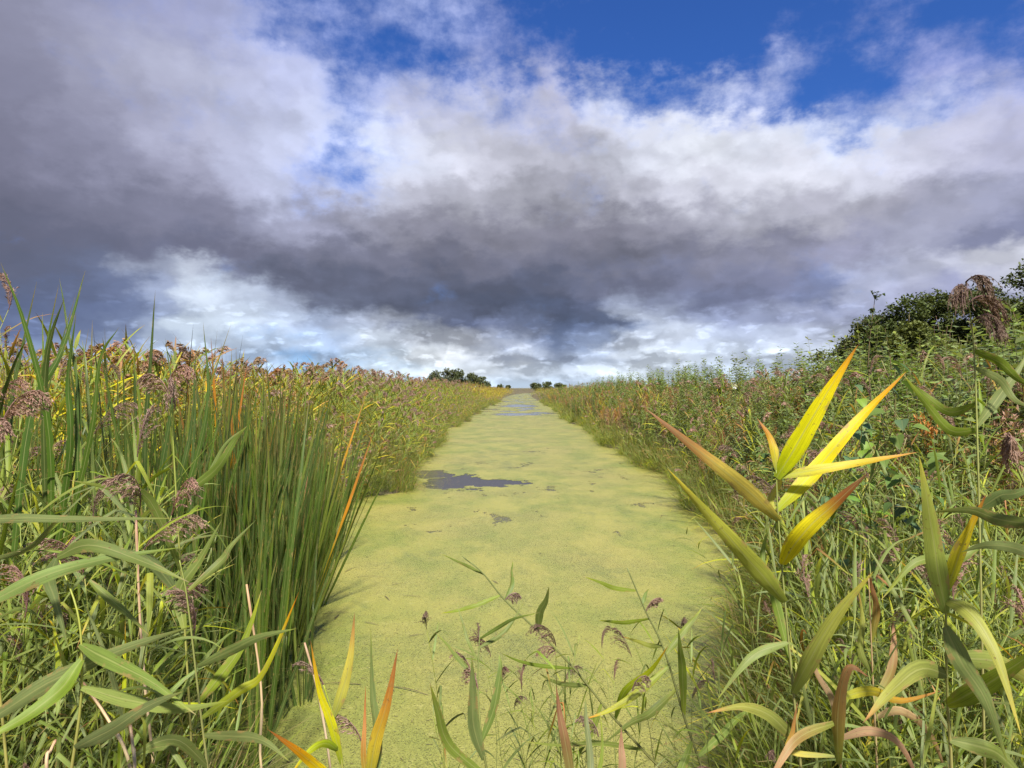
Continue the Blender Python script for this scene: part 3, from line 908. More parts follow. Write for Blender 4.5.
#VEG-BEGIN
# ------------------------------------------------------------------ single plants whose place and pose the photo shows
def hero(name, label, cat, stem, leaves, plumes=(), group=None, seed=1, srad=0.0042, stemcols=None, leafmat=None):
    r = random.Random(seed)
    sp = [P(*s) for s in stem]
    base = sp[0].copy()
    root = empty(name, tuple(base)); tag(root, label, cat, group)
    o3 = base
    n = max(8, 5 * len(sp))
    pts = [p - o3 for p in spline(sp, n)]
    g = G(); tube(g, pts, [srad * (1 - .65 * i / (n - 1)) for i in range(n)], stemcols or [(0, (0.30, 0.24, 0.08)), (0.5, (0.25, 0.27, 0.06)), (1, YGREEN)], 6)
    g.obj('stem', M_STEM, root)
    for lf in leaves:
        ctrl, wpx, pal, d0, d1 = lf[:5]
        edge = lf[5] if len(lf) > 5 else None
        m = len(ctrl)
        cp = [P(c[0], c[1], d0 + (d1 - d0) * i / (m - 1)) for i, c in enumerate(ctrl)]
        # the leaf's sheath meets the stem
        near = min(pts, key=lambda q: np.linalg.norm(q + o3 - cp[0]))
        if np.linalg.norm(near + o3 - cp[0]) < 0.10: cp[0] = cp[0] * 0.2 + (near + o3) * 0.8
        n2 = 16
        ps = [p - o3 for p in spline(cp, n2)]
        W = wpx * 0.80 * (d0 + d1) / 2 / F
        roll0 = r.uniform(-.4, .4); tw = r.uniform(-.5, .5)
        sides = []
        for i, p in enumerate(ps):
            tg = nrm(ps[min(i + 1, n2 - 1)] - ps[max(i - 1, 0)])
            view = nrm(p + o3 - np.array([0, 0, CAMH]))
            s = nrm(np.cross(view, tg)); b = np.cross(tg, s)
            a = roll0 + tw * i / n2 + 0.16 * math.sin(i * 1.1 + roll0 * 9)
            sides.append(nrm(s * math.cos(a) + b * math.sin(a)))
        gl = G()
        ribbon(gl, ps, [W * wprof(i / (n2 - 1)) for i in range(n2)], sides, PAL[pal], r.uniform(.08, .2), False, edge)
        gl.obj('leaf', leafmat or M_LEAF, root)
    for (px, py, d, size, side, droop, dense) in plumes:
        p = P(px, py, d)
        near = min(pts, key=lambda q: np.linalg.norm(q + o3 - p))
        q = p - o3
        if np.linalg.norm(near - q) < 0.12: q = near
        gp = G()
        panicle(gp, q, (side[0] * .4, side[1] * .4, 1 if droop < 1.4 else 0.3), size, r, droop=droop, nb=int(34 * dense), ns=int(30 * dense if dense < 1.15 else 26), spk=0.0105, cols=(PUR, PUR2) if dense < 1.15 else (DPUR, (.2, .12, .115)), side=side, spread=0.95 if dense < 1.15 else 2.6)
        gp.obj('plume', M_PLUME, root)
    return root


DST = [(0, (.12, .12, .04)), (1, (.10, .14, .04))]


def heroes():
    # right: the yellow leaves
    hero('reed_plant', 'tall reed with broad bright yellow leaves fanning out in front of the right bank', 'reed',
         [(812, 900, 1.75), (800, 768, 1.75), (786, 620, 1.75), (778, 520, 1.75), (776, 470, 1.76)],
         [([(778, 478), (800, 440), (826, 395), (858, 345)], 25, 'yellow', 1.75, 1.70),
          ([(776, 512), (815, 470), (858, 420), (906, 372)], 19, 'yellow', 1.75, 1.9, EDGE_ORG),
          ([(777, 474), (815, 470), (862, 462), (918, 452)], 13, 'yellow', 1.75, 1.7, EDGE_ORG),
          ([(779, 521), (745, 488), (700, 452), (645, 408)], 20, 'yellowpink', 1.75, 1.6, [(0, YEL), (.5, YEL), (.7, ORG), (1, PINK)]),
          ([(784, 562), (800, 535), (832, 505), (869, 472)], 24, 'yellowbrown', 1.70, 1.62),
          ([(783, 606), (755, 566), (718, 525), (667, 468)], 24, 'lime', 1.75, 1.65),
          ([(778, 472), (774, 450), (768, 434), (757, 418)], 10, 'orange', 1.76, 1.8),
          ([(793, 690), (812, 655), (838, 612), (873, 571)], 21, 'lime', 1.72, 1.6),
          ([(775, 520), (770, 500), (780, 478), (766, 444)], 9, 'yellow', 1.78, 1.85),
          ([(790, 655), (775, 600), (762, 560), (770, 520)], 11, 'green', 1.77, 1.9),
          ([(798, 740), (770, 716), (742, 706), (706, 712)], 16, 'yg', 1.75, 1.6),
          ([(786, 640), (758, 652), (740, 668), (716, 700)], 12, 'blue', 1.75, 1.7)], seed=3)
    hero('reed_plant', 'reed with pale green upright leaves above drooping ones at the lower right', 'reed',
         [(952, 900, 1.5), (950, 768, 1.5), (946, 690, 1.5), (945, 600, 1.5), (946, 560, 1.5)],
         [([(944, 614), (935, 560), (928, 510), (919, 456)], 23, 'lime', 1.5, 1.45),
          ([(946, 592), (955, 560), (968, 530), (986, 494)], 18, 'yellow', 1.5, 1.42),
          ([(945, 600), (968, 612), (995, 655), (1020, 735)], 20, 'lime', 1.5, 1.3),
          ([(943, 625), (960, 660), (985, 700), (1006, 762)], 24, 'blue', 1.5, 1.3),
          ([(944, 706), (975, 690), (1010, 668), (1050, 640)], 25, 'green2', 1.5, 1.3),
          ([(946, 672), (920, 668), (890, 690), (862, 722)], 22, 'yg', 1.5, 1.35),
          ([(944, 650), (990, 660), (1020, 675), (1060, 700)], 22, 'yg', 1.52, 1.6),
          ([(948, 740), (985, 748), (1005, 760), (1040, 800)], 20, 'green', 1.5, 1.4)], seed=5)
    hero('reed_plant', 'reed at the right edge with a large dark purple plume hanging against the trees', 'reed',
         [(985, 900, 1.9), (982, 700, 1.9), (978, 480, 1.95), (974, 350, 2.0), (966, 282, 2.0)],
         [([(975, 398), (950, 412), (925, 395), (905, 378)], 11, 'green', 2.0, 2.15),
          ([(976, 372), (1000, 380), (1015, 400), (1040, 410)], 10, 'blue', 2.0, 1.9),
          ([(976, 352), (1000, 362), (1020, 380), (1045, 388)], 12, 'green', 2.0, 1.9),
          ([(978, 440), (950, 430), (925, 402), (903, 374)], 12, 'green', 2.0, 2.1),
          ([(978, 420), (1000, 395), (1015, 375), (1030, 350)], 13, 'green', 2.0, 2.1),
          ([(978, 500), (1000, 496), (1020, 492), (1060, 470)], 16, 'blue', 1.95, 1.8),
          ([(980, 540), (950, 560), (915, 562), (880, 600)], 15, 'green', 1.95, 1.9)],
         [(966, 284, 2.0, 0.17, (0.3, -0.9, 0), 1.9, 1.2), (967, 294, 2.0, 0.20, (-0.6, -0.5, 0), 1.8, 1.2), (968, 306, 2.0, 0.23, (0.9, 0.1, 0), 1.7, 1.2), (969, 322, 2.0, 0.21, (0.2, -0.8, 0), 1.8, 1.2)], seed=8)
    hero('reed_plant', 'leaning reed with a soft pinkish plume at the right edge', 'reed',
         [(1075, 900, 1.3), (1062, 700, 1.3), (1040, 540, 1.3), (1018, 470, 1.3), (1002, 455, 1.3)],
         [([(1045, 560), (1015, 548), (985, 545), (960, 552)], 14, 'blue', 1.3, 1.4),
          ([(1038, 530), (1000, 520), (970, 510), (930, 512)], 16, 'green', 1.3, 1.5)],
         [(1002, 455, 1.3, 0.13, (-0.2, -0.4, 0), 1.5, 1.1), (1012, 462, 1.3, 0.12, (0.5, -0.3, 0), 1.5, 1.0)], seed=9)
    # bottom, left of the middle
    hero('reed_plant', 'reed with two bright yellow blades and purple plume above the duckweed, lower left', 'reed',
         [(352, 900, 2.0), (345, 790, 2.0), (340, 745, 2.0), (334, 716, 2.0), (324, 684, 2.0)],
         [([(341, 764), (333, 725), (320, 690), (311, 640)], 11, 'yellow', 2.0, 1.95),
          ([(334, 716), (343, 690), (351, 655), (355, 612)], 13, 'yellow', 2.0, 2.05),
          ([(340, 750), (325, 742), (308, 752), (290, 775)], 10, 'yg', 2.0, 1.85),
          ([(345, 790), (318, 766), (296, 748), (268, 728)], 13, 'orange', 1.9, 1.7)],
         [(324, 684, 2.0, 0.11, (-0.9, 0.1, 0), 0.55, 0.45)], seed=11)
    hero('reed_plant', 'short reed with one orange blade and one straight green blade, bottom edge', 'reed',
         [(372, 900, 1.9), (370, 820, 1.9), (368, 780, 1.9)],
         [([(364, 790), (376, 740), (388, 700), (398, 648)], 16, 'orange', 1.9, 1.85),
          ([(380, 800), (378, 740), (373, 690), (371, 628)], 13, 'blue', 1.9, 2.0),
          ([(366, 790), (364, 755), (365, 725), (366, 685)], 7, 'rusty', 1.9, 1.95)],
         [(362, 740, 2.0, 0.13, (-0.8, 0.1, 0), 0.9, 0.6)], seed=12)
    hero('reed_plant', 'slender reed curving left over the duckweed with small paired leaves', 'reed',
         [(720, 900, 2.4), (690, 800, 2.4), (650, 757, 2.4), (612, 715, 2.4), (574, 668, 2.4), (535, 628, 2.4), (505, 600, 2.4), (482, 572, 2.4), (462, 556, 2.4)],
         [([(483, 574), (468, 566), (455, 560), (440, 553)], 4, 'green', 2.4, 2.5),
          ([(500, 596), (478, 604), (458, 610), (440, 613)], 6, 'green', 2.4, 2.3),
          ([(505, 601), (512, 585), (512, 570), (513, 560)], 6, 'green', 2.4, 2.5),
          ([(574, 668), (540, 665), (518, 660), (500, 652)], 5, 'green', 2.4, 2.3),
          ([(535, 630), (540, 612), (546, 600), (549, 586)], 10, 'blue', 2.4, 2.3),
          ([(586, 684), (568, 684), (552, 680), (538, 672)], 6, 'green', 2.4, 2.5),
          ([(612, 715), (625, 690), (650, 670), (668, 645)], 9, 'yg', 2.4, 2.2),
          ([(600, 702), (590, 735), (580, 750), (572, 790)], 8, 'green', 2.4, 2.3),
          ([(640, 746), (600, 742), (560, 744), (520, 740)], 7, 'green', 2.4, 2.2)],
         [(505, 598, 2.4, 0.07, (0.5, 0.2, 0), 1.4, 0.55), (560, 655, 2.4, 0.10, (-0.7, 0, 0), 1.6, 0.5)], seed=13, srad=0.0055, stemcols=DST)
    hero('reed_plant', 'slender reed rising over the middle of the duckweed with a brown plume', 'reed',
         [(735, 900, 2.3), (712, 800, 2.3), (685, 720, 2.3), (664, 650, 2.3), (645, 610, 2.3), (627, 568, 2.3)],
         [([(650, 620), (625, 622), (610, 621), (598, 620)], 5, 'green', 2.3, 2.4),
          ([(632, 592), (615, 588), (600, 582), (583, 576)], 6, 'green', 2.3, 2.2),
          ([(642, 606), (644, 598), (646, 592), (649, 588)], 5, 'green', 2.3, 2.35),
          ([(668, 665), (640, 690), (612, 708), (586, 718)], 10, 'yg', 2.3, 2.2),
          ([(672, 690), (650, 712), (630, 722), (600, 745)], 11, 'green2', 2.3, 2.15),
          ([(668, 650), (680, 635), (692, 620), (702, 607)], 9, 'green', 2.3, 2.4),
          ([(660, 650), (650, 645), (635, 640), (622, 636)], 6, 'yg', 2.3, 2.4),
          ([(684, 715), (682, 670), (680, 650), (678, 628)], 10, 'green2', 2.3, 2.2),
          ([(690, 735), (680, 770), (670, 790), (660, 810)], 11, 'green', 2.3, 2.1),
          ([(700, 760), (720, 735), (740, 715), (770, 700)], 10, 'green', 2.3, 2.5)],
         [(640, 610, 2.3, 0.075, (0.6, 0.1, 0), 0.8, 0.6)], seed=14, srad=0.0055, stemcols=DST)
    hero('reed_plant', 'reed with long upright green blades standing left of the middle of the bottom edge', 'reed',
         [(500, 900, 2.1), (492, 800, 2.1), (482, 740, 2.1), (478, 680, 2.15), (480, 630, 2.2)],
         [([(486, 775), (450, 745), (438, 710), (430, 682)], 13, 'green', 2.1, 2.0),
          ([(480, 760), (474, 725), (473, 690), (472, 655)], 15, 'blue', 2.1, 2.05),
          ([(482, 740), (494, 705), (500, 670), (499, 652)], 11, 'green', 2.1, 2.2),
          ([(478, 680), (460, 660), (448, 645), (436, 632)], 6, 'green', 2.15, 2.3),
          ([(479, 660), (468, 640), (462, 620), (456, 600)], 4, 'green', 2.2, 2.3),
          ([(480, 650), (500, 635), (512, 622), (525, 600)], 6, 'green', 2.2, 2.3),
          ([(479, 640), (500, 626), (515, 618), (540, 612)], 5, 'green', 2.2, 2.1)],
         [(476, 690, 2.2, 0.10, (-0.3, 0.3, 0), 1.3, 0.7), (470, 668, 2.3, 0.09, (-0.7, 0.2, 0), 0.8, 0.4)], seed=15, srad=0.005, stemcols=DST)
    hero('reed_plant', 'reed with a rusty pointed blade in front of thin stems at the bottom middle', 'reed',
         [(580, 900, 1.9), (575, 820, 1.9), (572, 780, 1.9)],
         [([(574, 790), (566, 745), (560, 715), (556, 685)], 12, 'rusty', 1.9, 1.9),
          ([(576, 800), (590, 770), (586, 720), (585, 696)], 9, 'blue', 1.9, 2.1),
          ([(620, 800), (622, 765), (621, 745), (621, 726)], 10, 'dry', 1.9, 1.95),
          ([(595, 800), (598, 770), (602, 745), (600, 710)], 6, 'green', 1.9, 2.1)],
         [(598, 735, 2.2, 0.1, (-0.3, 0, 0), 1.0, 0.5), (632, 690, 2.2, 0.09, (0.1, 0, 0), 1.6, 0.5)], seed=16)
    # left: tall blades against the sky
    hero('cattail_plant', 'tallest cattail at the left edge with crossing blades against the dark cloud', 'cattail',
         [(52, 900, 2.6), (50, 768, 2.6), (48, 650, 2.6), (46, 560, 2.6)],
         [([(60, 600), (50, 440), (26, 330), (0, 262)], 7.9, 'cat', 2.6, 2.5),
          ([(10, 600), (30, 420), (62, 350), (85, 270)], 9.4, 'cat', 2.5, 2.7),
          ([(66, 600), (70, 450), (68, 380), (76, 312)], 8.6, 'cat', 2.6, 2.6),
          ([(52, 560), (50, 440), (44, 370), (42, 312)], 6.5, 'cat2', 2.6, 2.7),
          ([(50, 540), (44, 400), (50, 340), (64, 298)], 7.9, 'cat', 2.6, 2.5),
          ([(60, 560), (80, 430), (66, 320), (59, 278)], 4.3, 'cat', 2.6, 2.8),
          ([(-20, 560), (-5, 430), (12, 370), (27, 338)], 6.5, 'cat', 2.6, 2.5),
          ([(70, 600), (90, 440), (100, 360), (119, 327)], 6.5, 'cat', 2.6, 2.6),
          ([(80, 600), (78, 470), (77, 400), (76, 350)], 5.8, 'cat', 2.6, 2.7),
          ([(100, 600), (92, 460), (86, 370), (82, 340)], 5.0, 'cat2', 2.7, 2.9)], seed=21, leafmat=M_CAT)
    hero('cattail_plant', 'cattail with one straight blade pointing up alone against the cloud, left', 'cattail',
         [(150, 900, 3.0), (148, 760, 3.0), (146, 640, 3.0), (146, 560, 3.0)],
         [([(146, 600), (145, 450), (150, 370), (155, 290)], 6.5, 'cat', 3.0, 3.0),
          ([(150, 600), (160, 480), (172, 400), (165, 338)], 5.8, 'cat', 3.0, 3.1),
          ([(140, 600), (138, 480), (140, 410), (132, 350)], 6.5, 'cat2', 3.0, 3.0),
          ([(150, 600), (190, 480), (208, 400), (203, 322)], 6.5, 'cat', 3.0, 3.1),
          ([(140, 600), (125, 480), (112, 410), (98, 340)], 5.8, 'cat', 3.0, 2.9),
          ([(150, 600), (180, 480), (192, 420), (196, 345)], 6.5, 'cat', 3.0, 3.2)], seed=22, leafmat=M_CAT)
    hero('reed_plant', 'bowed reed with a hanging purple plume at the left edge', 'reed',
         [(20, 900, 1.7), (2, 700, 1.7), (-20, 540, 1.7), (-12, 450, 1.7), (2, 425, 1.7)],
         [([(-10, 560), (30, 548), (60, 520), (95, 515)], 8, 'blue', 1.7, 1.6),
          ([(-15, 520), (20, 518), (80, 519), (178, 518)], 12, 'blue', 1.7, 1.5)],
         [(0, 424, 1.7, 0.17, (0.8, -0.1, 0), 1.1, 1.1), (-6, 450, 1.7, 0.16, (0.6, -0.4, 0), 1.2, 0.9)], seed=23)
    hero('reed_plant', 'reed with two drooping pink brown plumes in front of the cattails, left', 'reed',
         [(200, 900, 2.1), (190, 700, 2.1), (178, 520, 2.1), (172, 420, 2.1), (168, 382, 2.1)],
         [([(180, 500), (215, 470), (235, 440), (247, 426)], 11, 'green', 2.1, 2.2),
          ([(180, 500), (205, 480), (225, 445), (246, 427)], 6, 'blue', 2.1, 2.2),
          ([(183, 560), (150, 500), (120, 490), (70, 480)], 12, 'green', 2.1, 1.9),
          ([(184, 590), (150, 560), (120, 556), (40, 574)], 14, 'blue', 2.1, 1.9)],
         [(168, 382, 2.1, 0.14, (0.4, -0.2, 0), 1.4, 0.7), (160, 398, 2.1, 0.15, (-0.8, 0.2, 0), 1.2, 0.9), (172, 400, 2.1, 0.19, (0.1, -0.2, 0), 1.9, 0.9)], seed=24)
    # broad reed leaves across the lower left
    hero('reed_plant', 'leaning reed with long broad grey green leaves sweeping across the lower left corner', 'reed',
         [(60, 900, 1.45), (70, 790, 1.45), (82, 700, 1.45), (80, 620, 1.45), (60, 560, 1.5)],
         [([(-10, 720), (50, 682), (120, 650), (195, 625)], 20, 'blue', 1.45, 1.5),
          ([(-20, 608), (40, 578), (100, 560), (182, 547)], 17, 'blue', 1.4, 1.5),
          ([(50, 545), (90, 545), (140, 560), (190, 582)], 17, 'green', 1.5, 1.45),
          ([(75, 640), (110, 660), (150, 680), (197, 714)], 19, 'green', 1.45, 1.3),
          ([(80, 690), (130, 700), (180, 708), (230, 700)], 17, 'blue', 1.45, 1.3),
          ([(82, 660), (60, 690), (20, 720), (-30, 745)], 19, 'green', 1.45, 1.3),
          ([(45, 548), (50, 580), (56, 600), (70, 650)], 15, 'blue', 1.5, 1.5),
          ([(90, 580), (112, 600), (130, 615), (150, 635)], 10, 'green', 1.6, 1.6),
          ([(76, 760), (110, 730), (150, 705), (185, 690)], 18, 'blue', 1.4, 1.3)], seed=25)
    hero('reed_plant', 'reed with stiff green leaves spreading to both sides, lower left near the dead canes', 'reed',
         [(215, 900, 1.8), (212, 800, 1.8), (200, 700, 1.8), (188, 600, 1.8), (180, 560, 1.8)],
         [([(158, 632), (180, 590), (200, 560), (222, 520)], 14, 'green2', 1.8, 1.9),
          ([(205, 700), (225, 670), (245, 640), (262, 590)], 14, 'green', 1.8, 1.9),
          ([(208, 672), (235, 648), (262, 636), (297, 628)], 13, 'blue', 1.8, 1.6),
          ([(200, 590), (222, 560), (232, 545), (256, 520)], 9, 'green2', 1.8, 2.0),
          ([(205, 720), (240, 690), (265, 670), (300, 590)], 12, 'yg', 1.8, 1.9),
          ([(210, 760), (180, 740), (150, 745), (120, 770)], 15, 'green', 1.8, 1.6),
          ([(208, 740), (240, 735), (265, 740), (290, 760)], 13, 'blue', 1.8, 1.6)], seed=26)
    # dead canes
    canes = [([(172, 900), (152, 740), (142, 640), (136, 510)], 1.9, 'thin pale dead cane standing alone, the left one of two'),
             ([(150, 900), (132, 768), (110, 720), (84, 682)], 1.6, 'broken tan dead cane leaning left in the lower left corner'),
             ([(285, 900), (262, 768), (262, 690), (247, 584)], 2.1, 'pale dead cane leaning beside the cattail clump'),
             ([(140, 900), (136, 768), (134, 745), (131, 722)], 1.55, 'short thick stub of a dead cane at the bottom left'),
             ([(345, 900), (330, 760), (318, 690), (305, 642)], 2.2, 'thin grey dead cane behind the yellow blades'),
             ([(55, 900), (48, 768), (52, 750), (57, 739)], 1.6, 'reddish dead cane stub near the left corner')]
    for ctrl, d, lab in canes:
        pts = [P(x, y, d + 0.03 * i) for i, (x, y) in enumerate(ctrl)]
        b = pts[0].copy()
        sp = [p - b for p in spline(pts, 14)]
        g = G(); tube(g, sp, [0.0045 * (1 + (0.28 if i % 5 == 2 else 0)) * (1 - 0.3 * i / 14) for i in range(14)], [(0, TAN), (.5, (0.5, 0.38, 0.24)), (1, (0.42, 0.25, 0.15))], 7)
        o = g.obj('dead_cane', M_STEM); o.location = tuple(b); tag(o, lab, 'cane')
    # dry curling leaves at the lower right
    hero('dry_reed', 'withered reed with brown and pink curling leaves at the lower right', 'reed',
         [(845, 900, 1.7), (842, 800, 1.7), (838, 740, 1.7), (835, 690, 1.7)],
         [([(830, 760), (838, 710), (848, 668), (868, 676)], 17, 'rusty', 1.7, 1.65),
          ([(838, 740), (832, 700), (815, 670), (812, 640)], 8, 'dry', 1.7, 1.8),
          ([(840, 720), (800, 735), (780, 760), (760, 800)], 12, 'rusty', 1.7, 1.6),
          ([(836, 700), (870, 690), (900, 700), (940, 690)], 12, 'orange', 1.7, 1.8),
          ([(838, 740), (870, 730), (900, 745), (925, 800)], 11, 'dry', 1.7, 1.6),
          ([(812, 760), (790, 750), (792, 730), (797, 700)], 8, 'orange', 1.7, 1.7)], seed=31, stemcols=[(0, TAN), (1, (0.4, 0.25, 0.12))])
    hero('dry_reed', 'withered brown stem with hanging rusty leaves left of the pale upright leaves', 'reed',
         [(880, 900, 2.0), (876, 768, 2.0), (872, 680, 2.0), (868, 575, 2.0)],
         [([(870, 640), (876, 610), (872, 590), (868, 570)], 9, 'rusty', 2.0, 2.0),
          ([(872, 700), (890, 670), (893, 640), (892, 620)], 11, 'rusty', 2.0, 2.1),
          ([(872, 680), (860, 650), (862, 620), (858, 590)], 9, 'yg', 2.0, 2.1),
          ([(874, 720), (900, 710), (930, 735), (950, 790)], 10, 'dry', 2.0, 1.9)], seed=32, stemcols=[(0, TAN), (1, (0.4, 0.25, 0.12))])


# ------------------------------------------------------------------ reeds, cattails and herbs one can count
def stands():
    r = random.Random(11)
    near = [protos(reed_parts(r, H=1.9, nl=13, wid=0.020, ll=0.46, pals=p, plume=pl, lod=0, lean=.14)) for p, pl in
            ((('green', 'green', 'blue'), True), (('green', 'green2', 'blue'), False), (('blue', 'blue', 'green', 'yg'), False), (('green', 'yg', 'blue'), True), (('green2', 'green', 'rusty'), False), (('blue', 'green', 'green2'), False))]
    fine = [protos(reed_parts(r, H=1.8, nl=14, wid=0.013, ll=0.36, pals=p, plume=pl, lod=0, lean=.16)) for p, pl in
            ((('green', 'blue', 'green2'), False), (('blue', 'green', 'yg'), False), (('green2', 'rusty', 'green'), False), (('blue', 'blue', 'green'), False))]
    low = [protos(reed_parts(r, H=1.9, nl=10, wid=0.016, ll=0.36, pals=p, plume=True, lod=0, lean=.22, plcols=(DPUR, (.24, .13, .12)))) for p in (('green', 'green2'), ('green', 'lime'), ('blue', 'green'))]
    mid = [protos(reed_parts(r, H=2.1, nl=12, wid=0.028, ll=0.46, pals=p, plume=True, lod=1, lean=.13)) for p in
           (('green', 'green2'), ('green', 'yg', 'green2'), ('blue', 'green', 'green'), ('yg', 'green2', 'yellow'), ('green', 'rusty', 'yg'))]
    catn = [protos(cattail_parts(r, H=2.35, nb=9, lod=0)) for _ in range(6)]
    catm = [protos(cattail_parts(r, H=2.4, nb=11, wid=0.024, lod=1)) for _ in range(6)]
    herbn = [protos(herb_parts(r, H=1.9, leaf=0.095, step=.07, lod=1, branch=7, cols=c)) for c in
             (((0.09, 0.17, 0.035), (0.14, 0.23, 0.05)), ((0.11, 0.18, 0.045), (0.18, 0.25, 0.06)), ((0.075, 0.135, 0.04), (0.12, 0.20, 0.06)))]
    bushes = [protos(herb_parts(r, H=2.6, leaf=lf, step=.055, lod=1, branch=34, cols=c, lean=.55, shoots=11, stemcol=(.16, .11, .06))) for c, lf in
              ((((0.12, 0.21, 0.04), (0.19, 0.29, 0.055)), .10), (((0.15, 0.24, 0.06), (0.22, 0.31, 0.08)), .12), (((0.08, 0.14, 0.035), (0.13, 0.20, 0.05)), .075))]
    tufts = [protos(tuft_parts(r, n=46, L=.8, wid=.008)) for _ in range(4)]

    # lower left: reeds with broad leaves
    for _ in range(62):
        y = r.uniform(1.75, 3.6); x = r.uniform(-0.86 * y - .3, -0.52 * y - .08)
        s = r.uniform(.70, .98) * (1.0 - 0.10 * (y < 2.3))
        place(r.choice(near), 'reed_plant', (x, y, ground_z(x, max(y, 2.0)) - .02), tilt(r.uniform(-1.0, 0.6), r.uniform(0, .30), r.uniform(0, 6.28)), s,
              'green common reed with broad arching leaves among the crowded reeds of the lower left', 'reed', 'crowded reeds of the lower left')
    # lower right
    for _ in range(78):
        y = r.uniform(1.7, 4.2); x = r.uniform(0.40 * y + .06, 0.92 * y + .3)
        s = r.uniform(.58, .92) * (0.86 if x < 0.55 * y else 1.0) * (0.9 if y < 2.3 else 1)
        place(r.choice(near if r.random() < .45 else fine), 'reed_plant', (x, y, ground_z(x, max(y, 2.0)) - .02), tilt(r.uniform(1.6, 4.4), r.uniform(0, .36), r.uniform(0, 6.28)), s,
              'green common reed tangled in the dense growth of the lower right', 'reed', 'tangled reeds of the lower right')
    # along the bottom, thin and open
    for _ in range(34):
        y = r.uniform(2.2, 3.1); x = r.uniform(-0.16 * y, 0.40 * y)
        s = r.uniform(.40, .60)
        place(r.choice(fine + low), 'reed_plant', (x, y, ground_z(x, max(y, 2.0)) - .02), tilt(r.uniform(0, 6.28), r.uniform(.05, .35), r.uniform(0, 6.28)), s,
              'short thin reed with narrow leaves along the bottom edge in front of the duckweed', 'reed', 'short thin reeds along the bottom edge')
    # cattails: a dense clump standing in the water on the left
    for k in range(215):
        if k < 60:
            y = r.uniform(3.3, 5.6); x = r.uniform(-0.86 * y, edge_l(y) + 0.08)
        elif k < 135:
            y = r.uniform(4.4, 9.5); x = edge_l(y) - .05 - abs(r.gauss(0, .55))
        else:
            y = r.uniform(5.4, 9.8); x = edge_l(y) - .05 - abs(r.gauss(0, 1.5)) * (1.2 + .1 * y) * .8
        p = r.choice(catn if y < 5.2 else catm)
        place(p, 'cattail_plant', (x, y, max(-.25, ground_z(x, y)) - .03), tilt(r.uniform(0, 6.28), abs(r.gauss(0, .11)), r.uniform(0, 6.28)), r.uniform(.76, 1.12) * (0.95 if x > edge_l(y) - .4 else .97),
              'dark green cattail with long upright blades in the dense clump left of the water', 'cattail', 'cattails of the dense clump on the left')
    # individual reeds of the two banks
    for k in range(55):
        y = 9.5 + 12 * r.random() ** 1.3; e = edge_l(y); o = r.uniform(-.1, 1.6); x = e - o
        place(r.choice(mid), 'reed_plant', (x, y, ground_z(x, y) - .02), tilt(r.uniform(-.5, .5), .42 * max(0, 1 - o / 1.5) + r.uniform(0, .12), r.uniform(0, 6.28)), .62 + .38 * min(1, o / 1.4) + r.uniform(-.07, .07),
              'reed with purple brown plume leaning over the duckweed from the left bank', 'reed', 'reeds leaning out from the left bank')
    for k in range(42):
        y = 4.6 + 14 * r.random() ** 1.2; e = edge_r(y); o = r.uniform(-.1, 1.8); x = e + o
        place(r.choice(mid), 'reed_plant', (x, y, ground_z(x, y) - .02), tilt(PI + r.uniform(-.5, .5), .42 * max(0, 1 - o / 1.5) + r.uniform(0, .14), r.uniform(0, 6.28)), .55 + .40 * min(1, o / 1.5) + r.uniform(-.07, .07),
              'reed with purple brown plume among the herbs along the right waterline', 'reed', 'reeds along the right waterline')
    for k in range(120):
        y = 3.8 + 14 * r.random() ** 1.1; e = edge_r(y); o = r.uniform(.5, 4.5); x = e + o
        if x > .95 * y: x = r.uniform(e + .5, .95 * y)
        place(r.choice(herbn), 'herb_plant', (x, y, ground_z(x, y) - .02), tilt(PI, r.uniform(0, .12), r.uniform(0, 6.28)), min(1.35, .72 + .55 * min(1, (x - e) / 2.5)) * r.uniform(.88, 1.08),
              'bushy green herb with small pointed leaves in the thicket of the right bank', 'herb', 'leafy herbs of the right bank thicket')
    for k in range(46):
        y = 5.2 + 48 * (k / 46) ** 1.5 + r.uniform(-.5, .5); o = r.uniform(.7, 3.6); x = edge_r(y) + o
        if x > .9 * y: x = edge_r(y) + 1.2
        place(bushes[k % 3], 'shrub', (x, y, ground_z(x, y) - .02), tilt(PI, r.uniform(0, .1), r.uniform(0, 6.28)), (.62 + .36 * min(1, o / 2.4)) * r.uniform(.86, 1.08) * (.9 if x > .55 * y else 1),
              'leafy light green shrub with many upright shoots rising out of the right bank', 'shrub', 'leafy shrubs rising out of the right bank')
    for k in range(60):
        y = 9 + 14 * r.random(); s = r.choice((-1, 1)); x = (edge_l(y) - .05) if s < 0 else (edge_r(y) + .05)
        place(r.choice(tufts), 'sedge_tuft', (x + s * r.uniform(-.15, .5), y, .0), (0, 0, r.uniform(0, 6.28)), r.uniform(.6, 1.0),
              'low tuft of narrow sedge blades at the ' + ('left' if s < 0 else 'right') + ' waterline', 'sedge', 'sedge tufts at the ' + ('left' if s < 0 else 'right') + ' waterline')


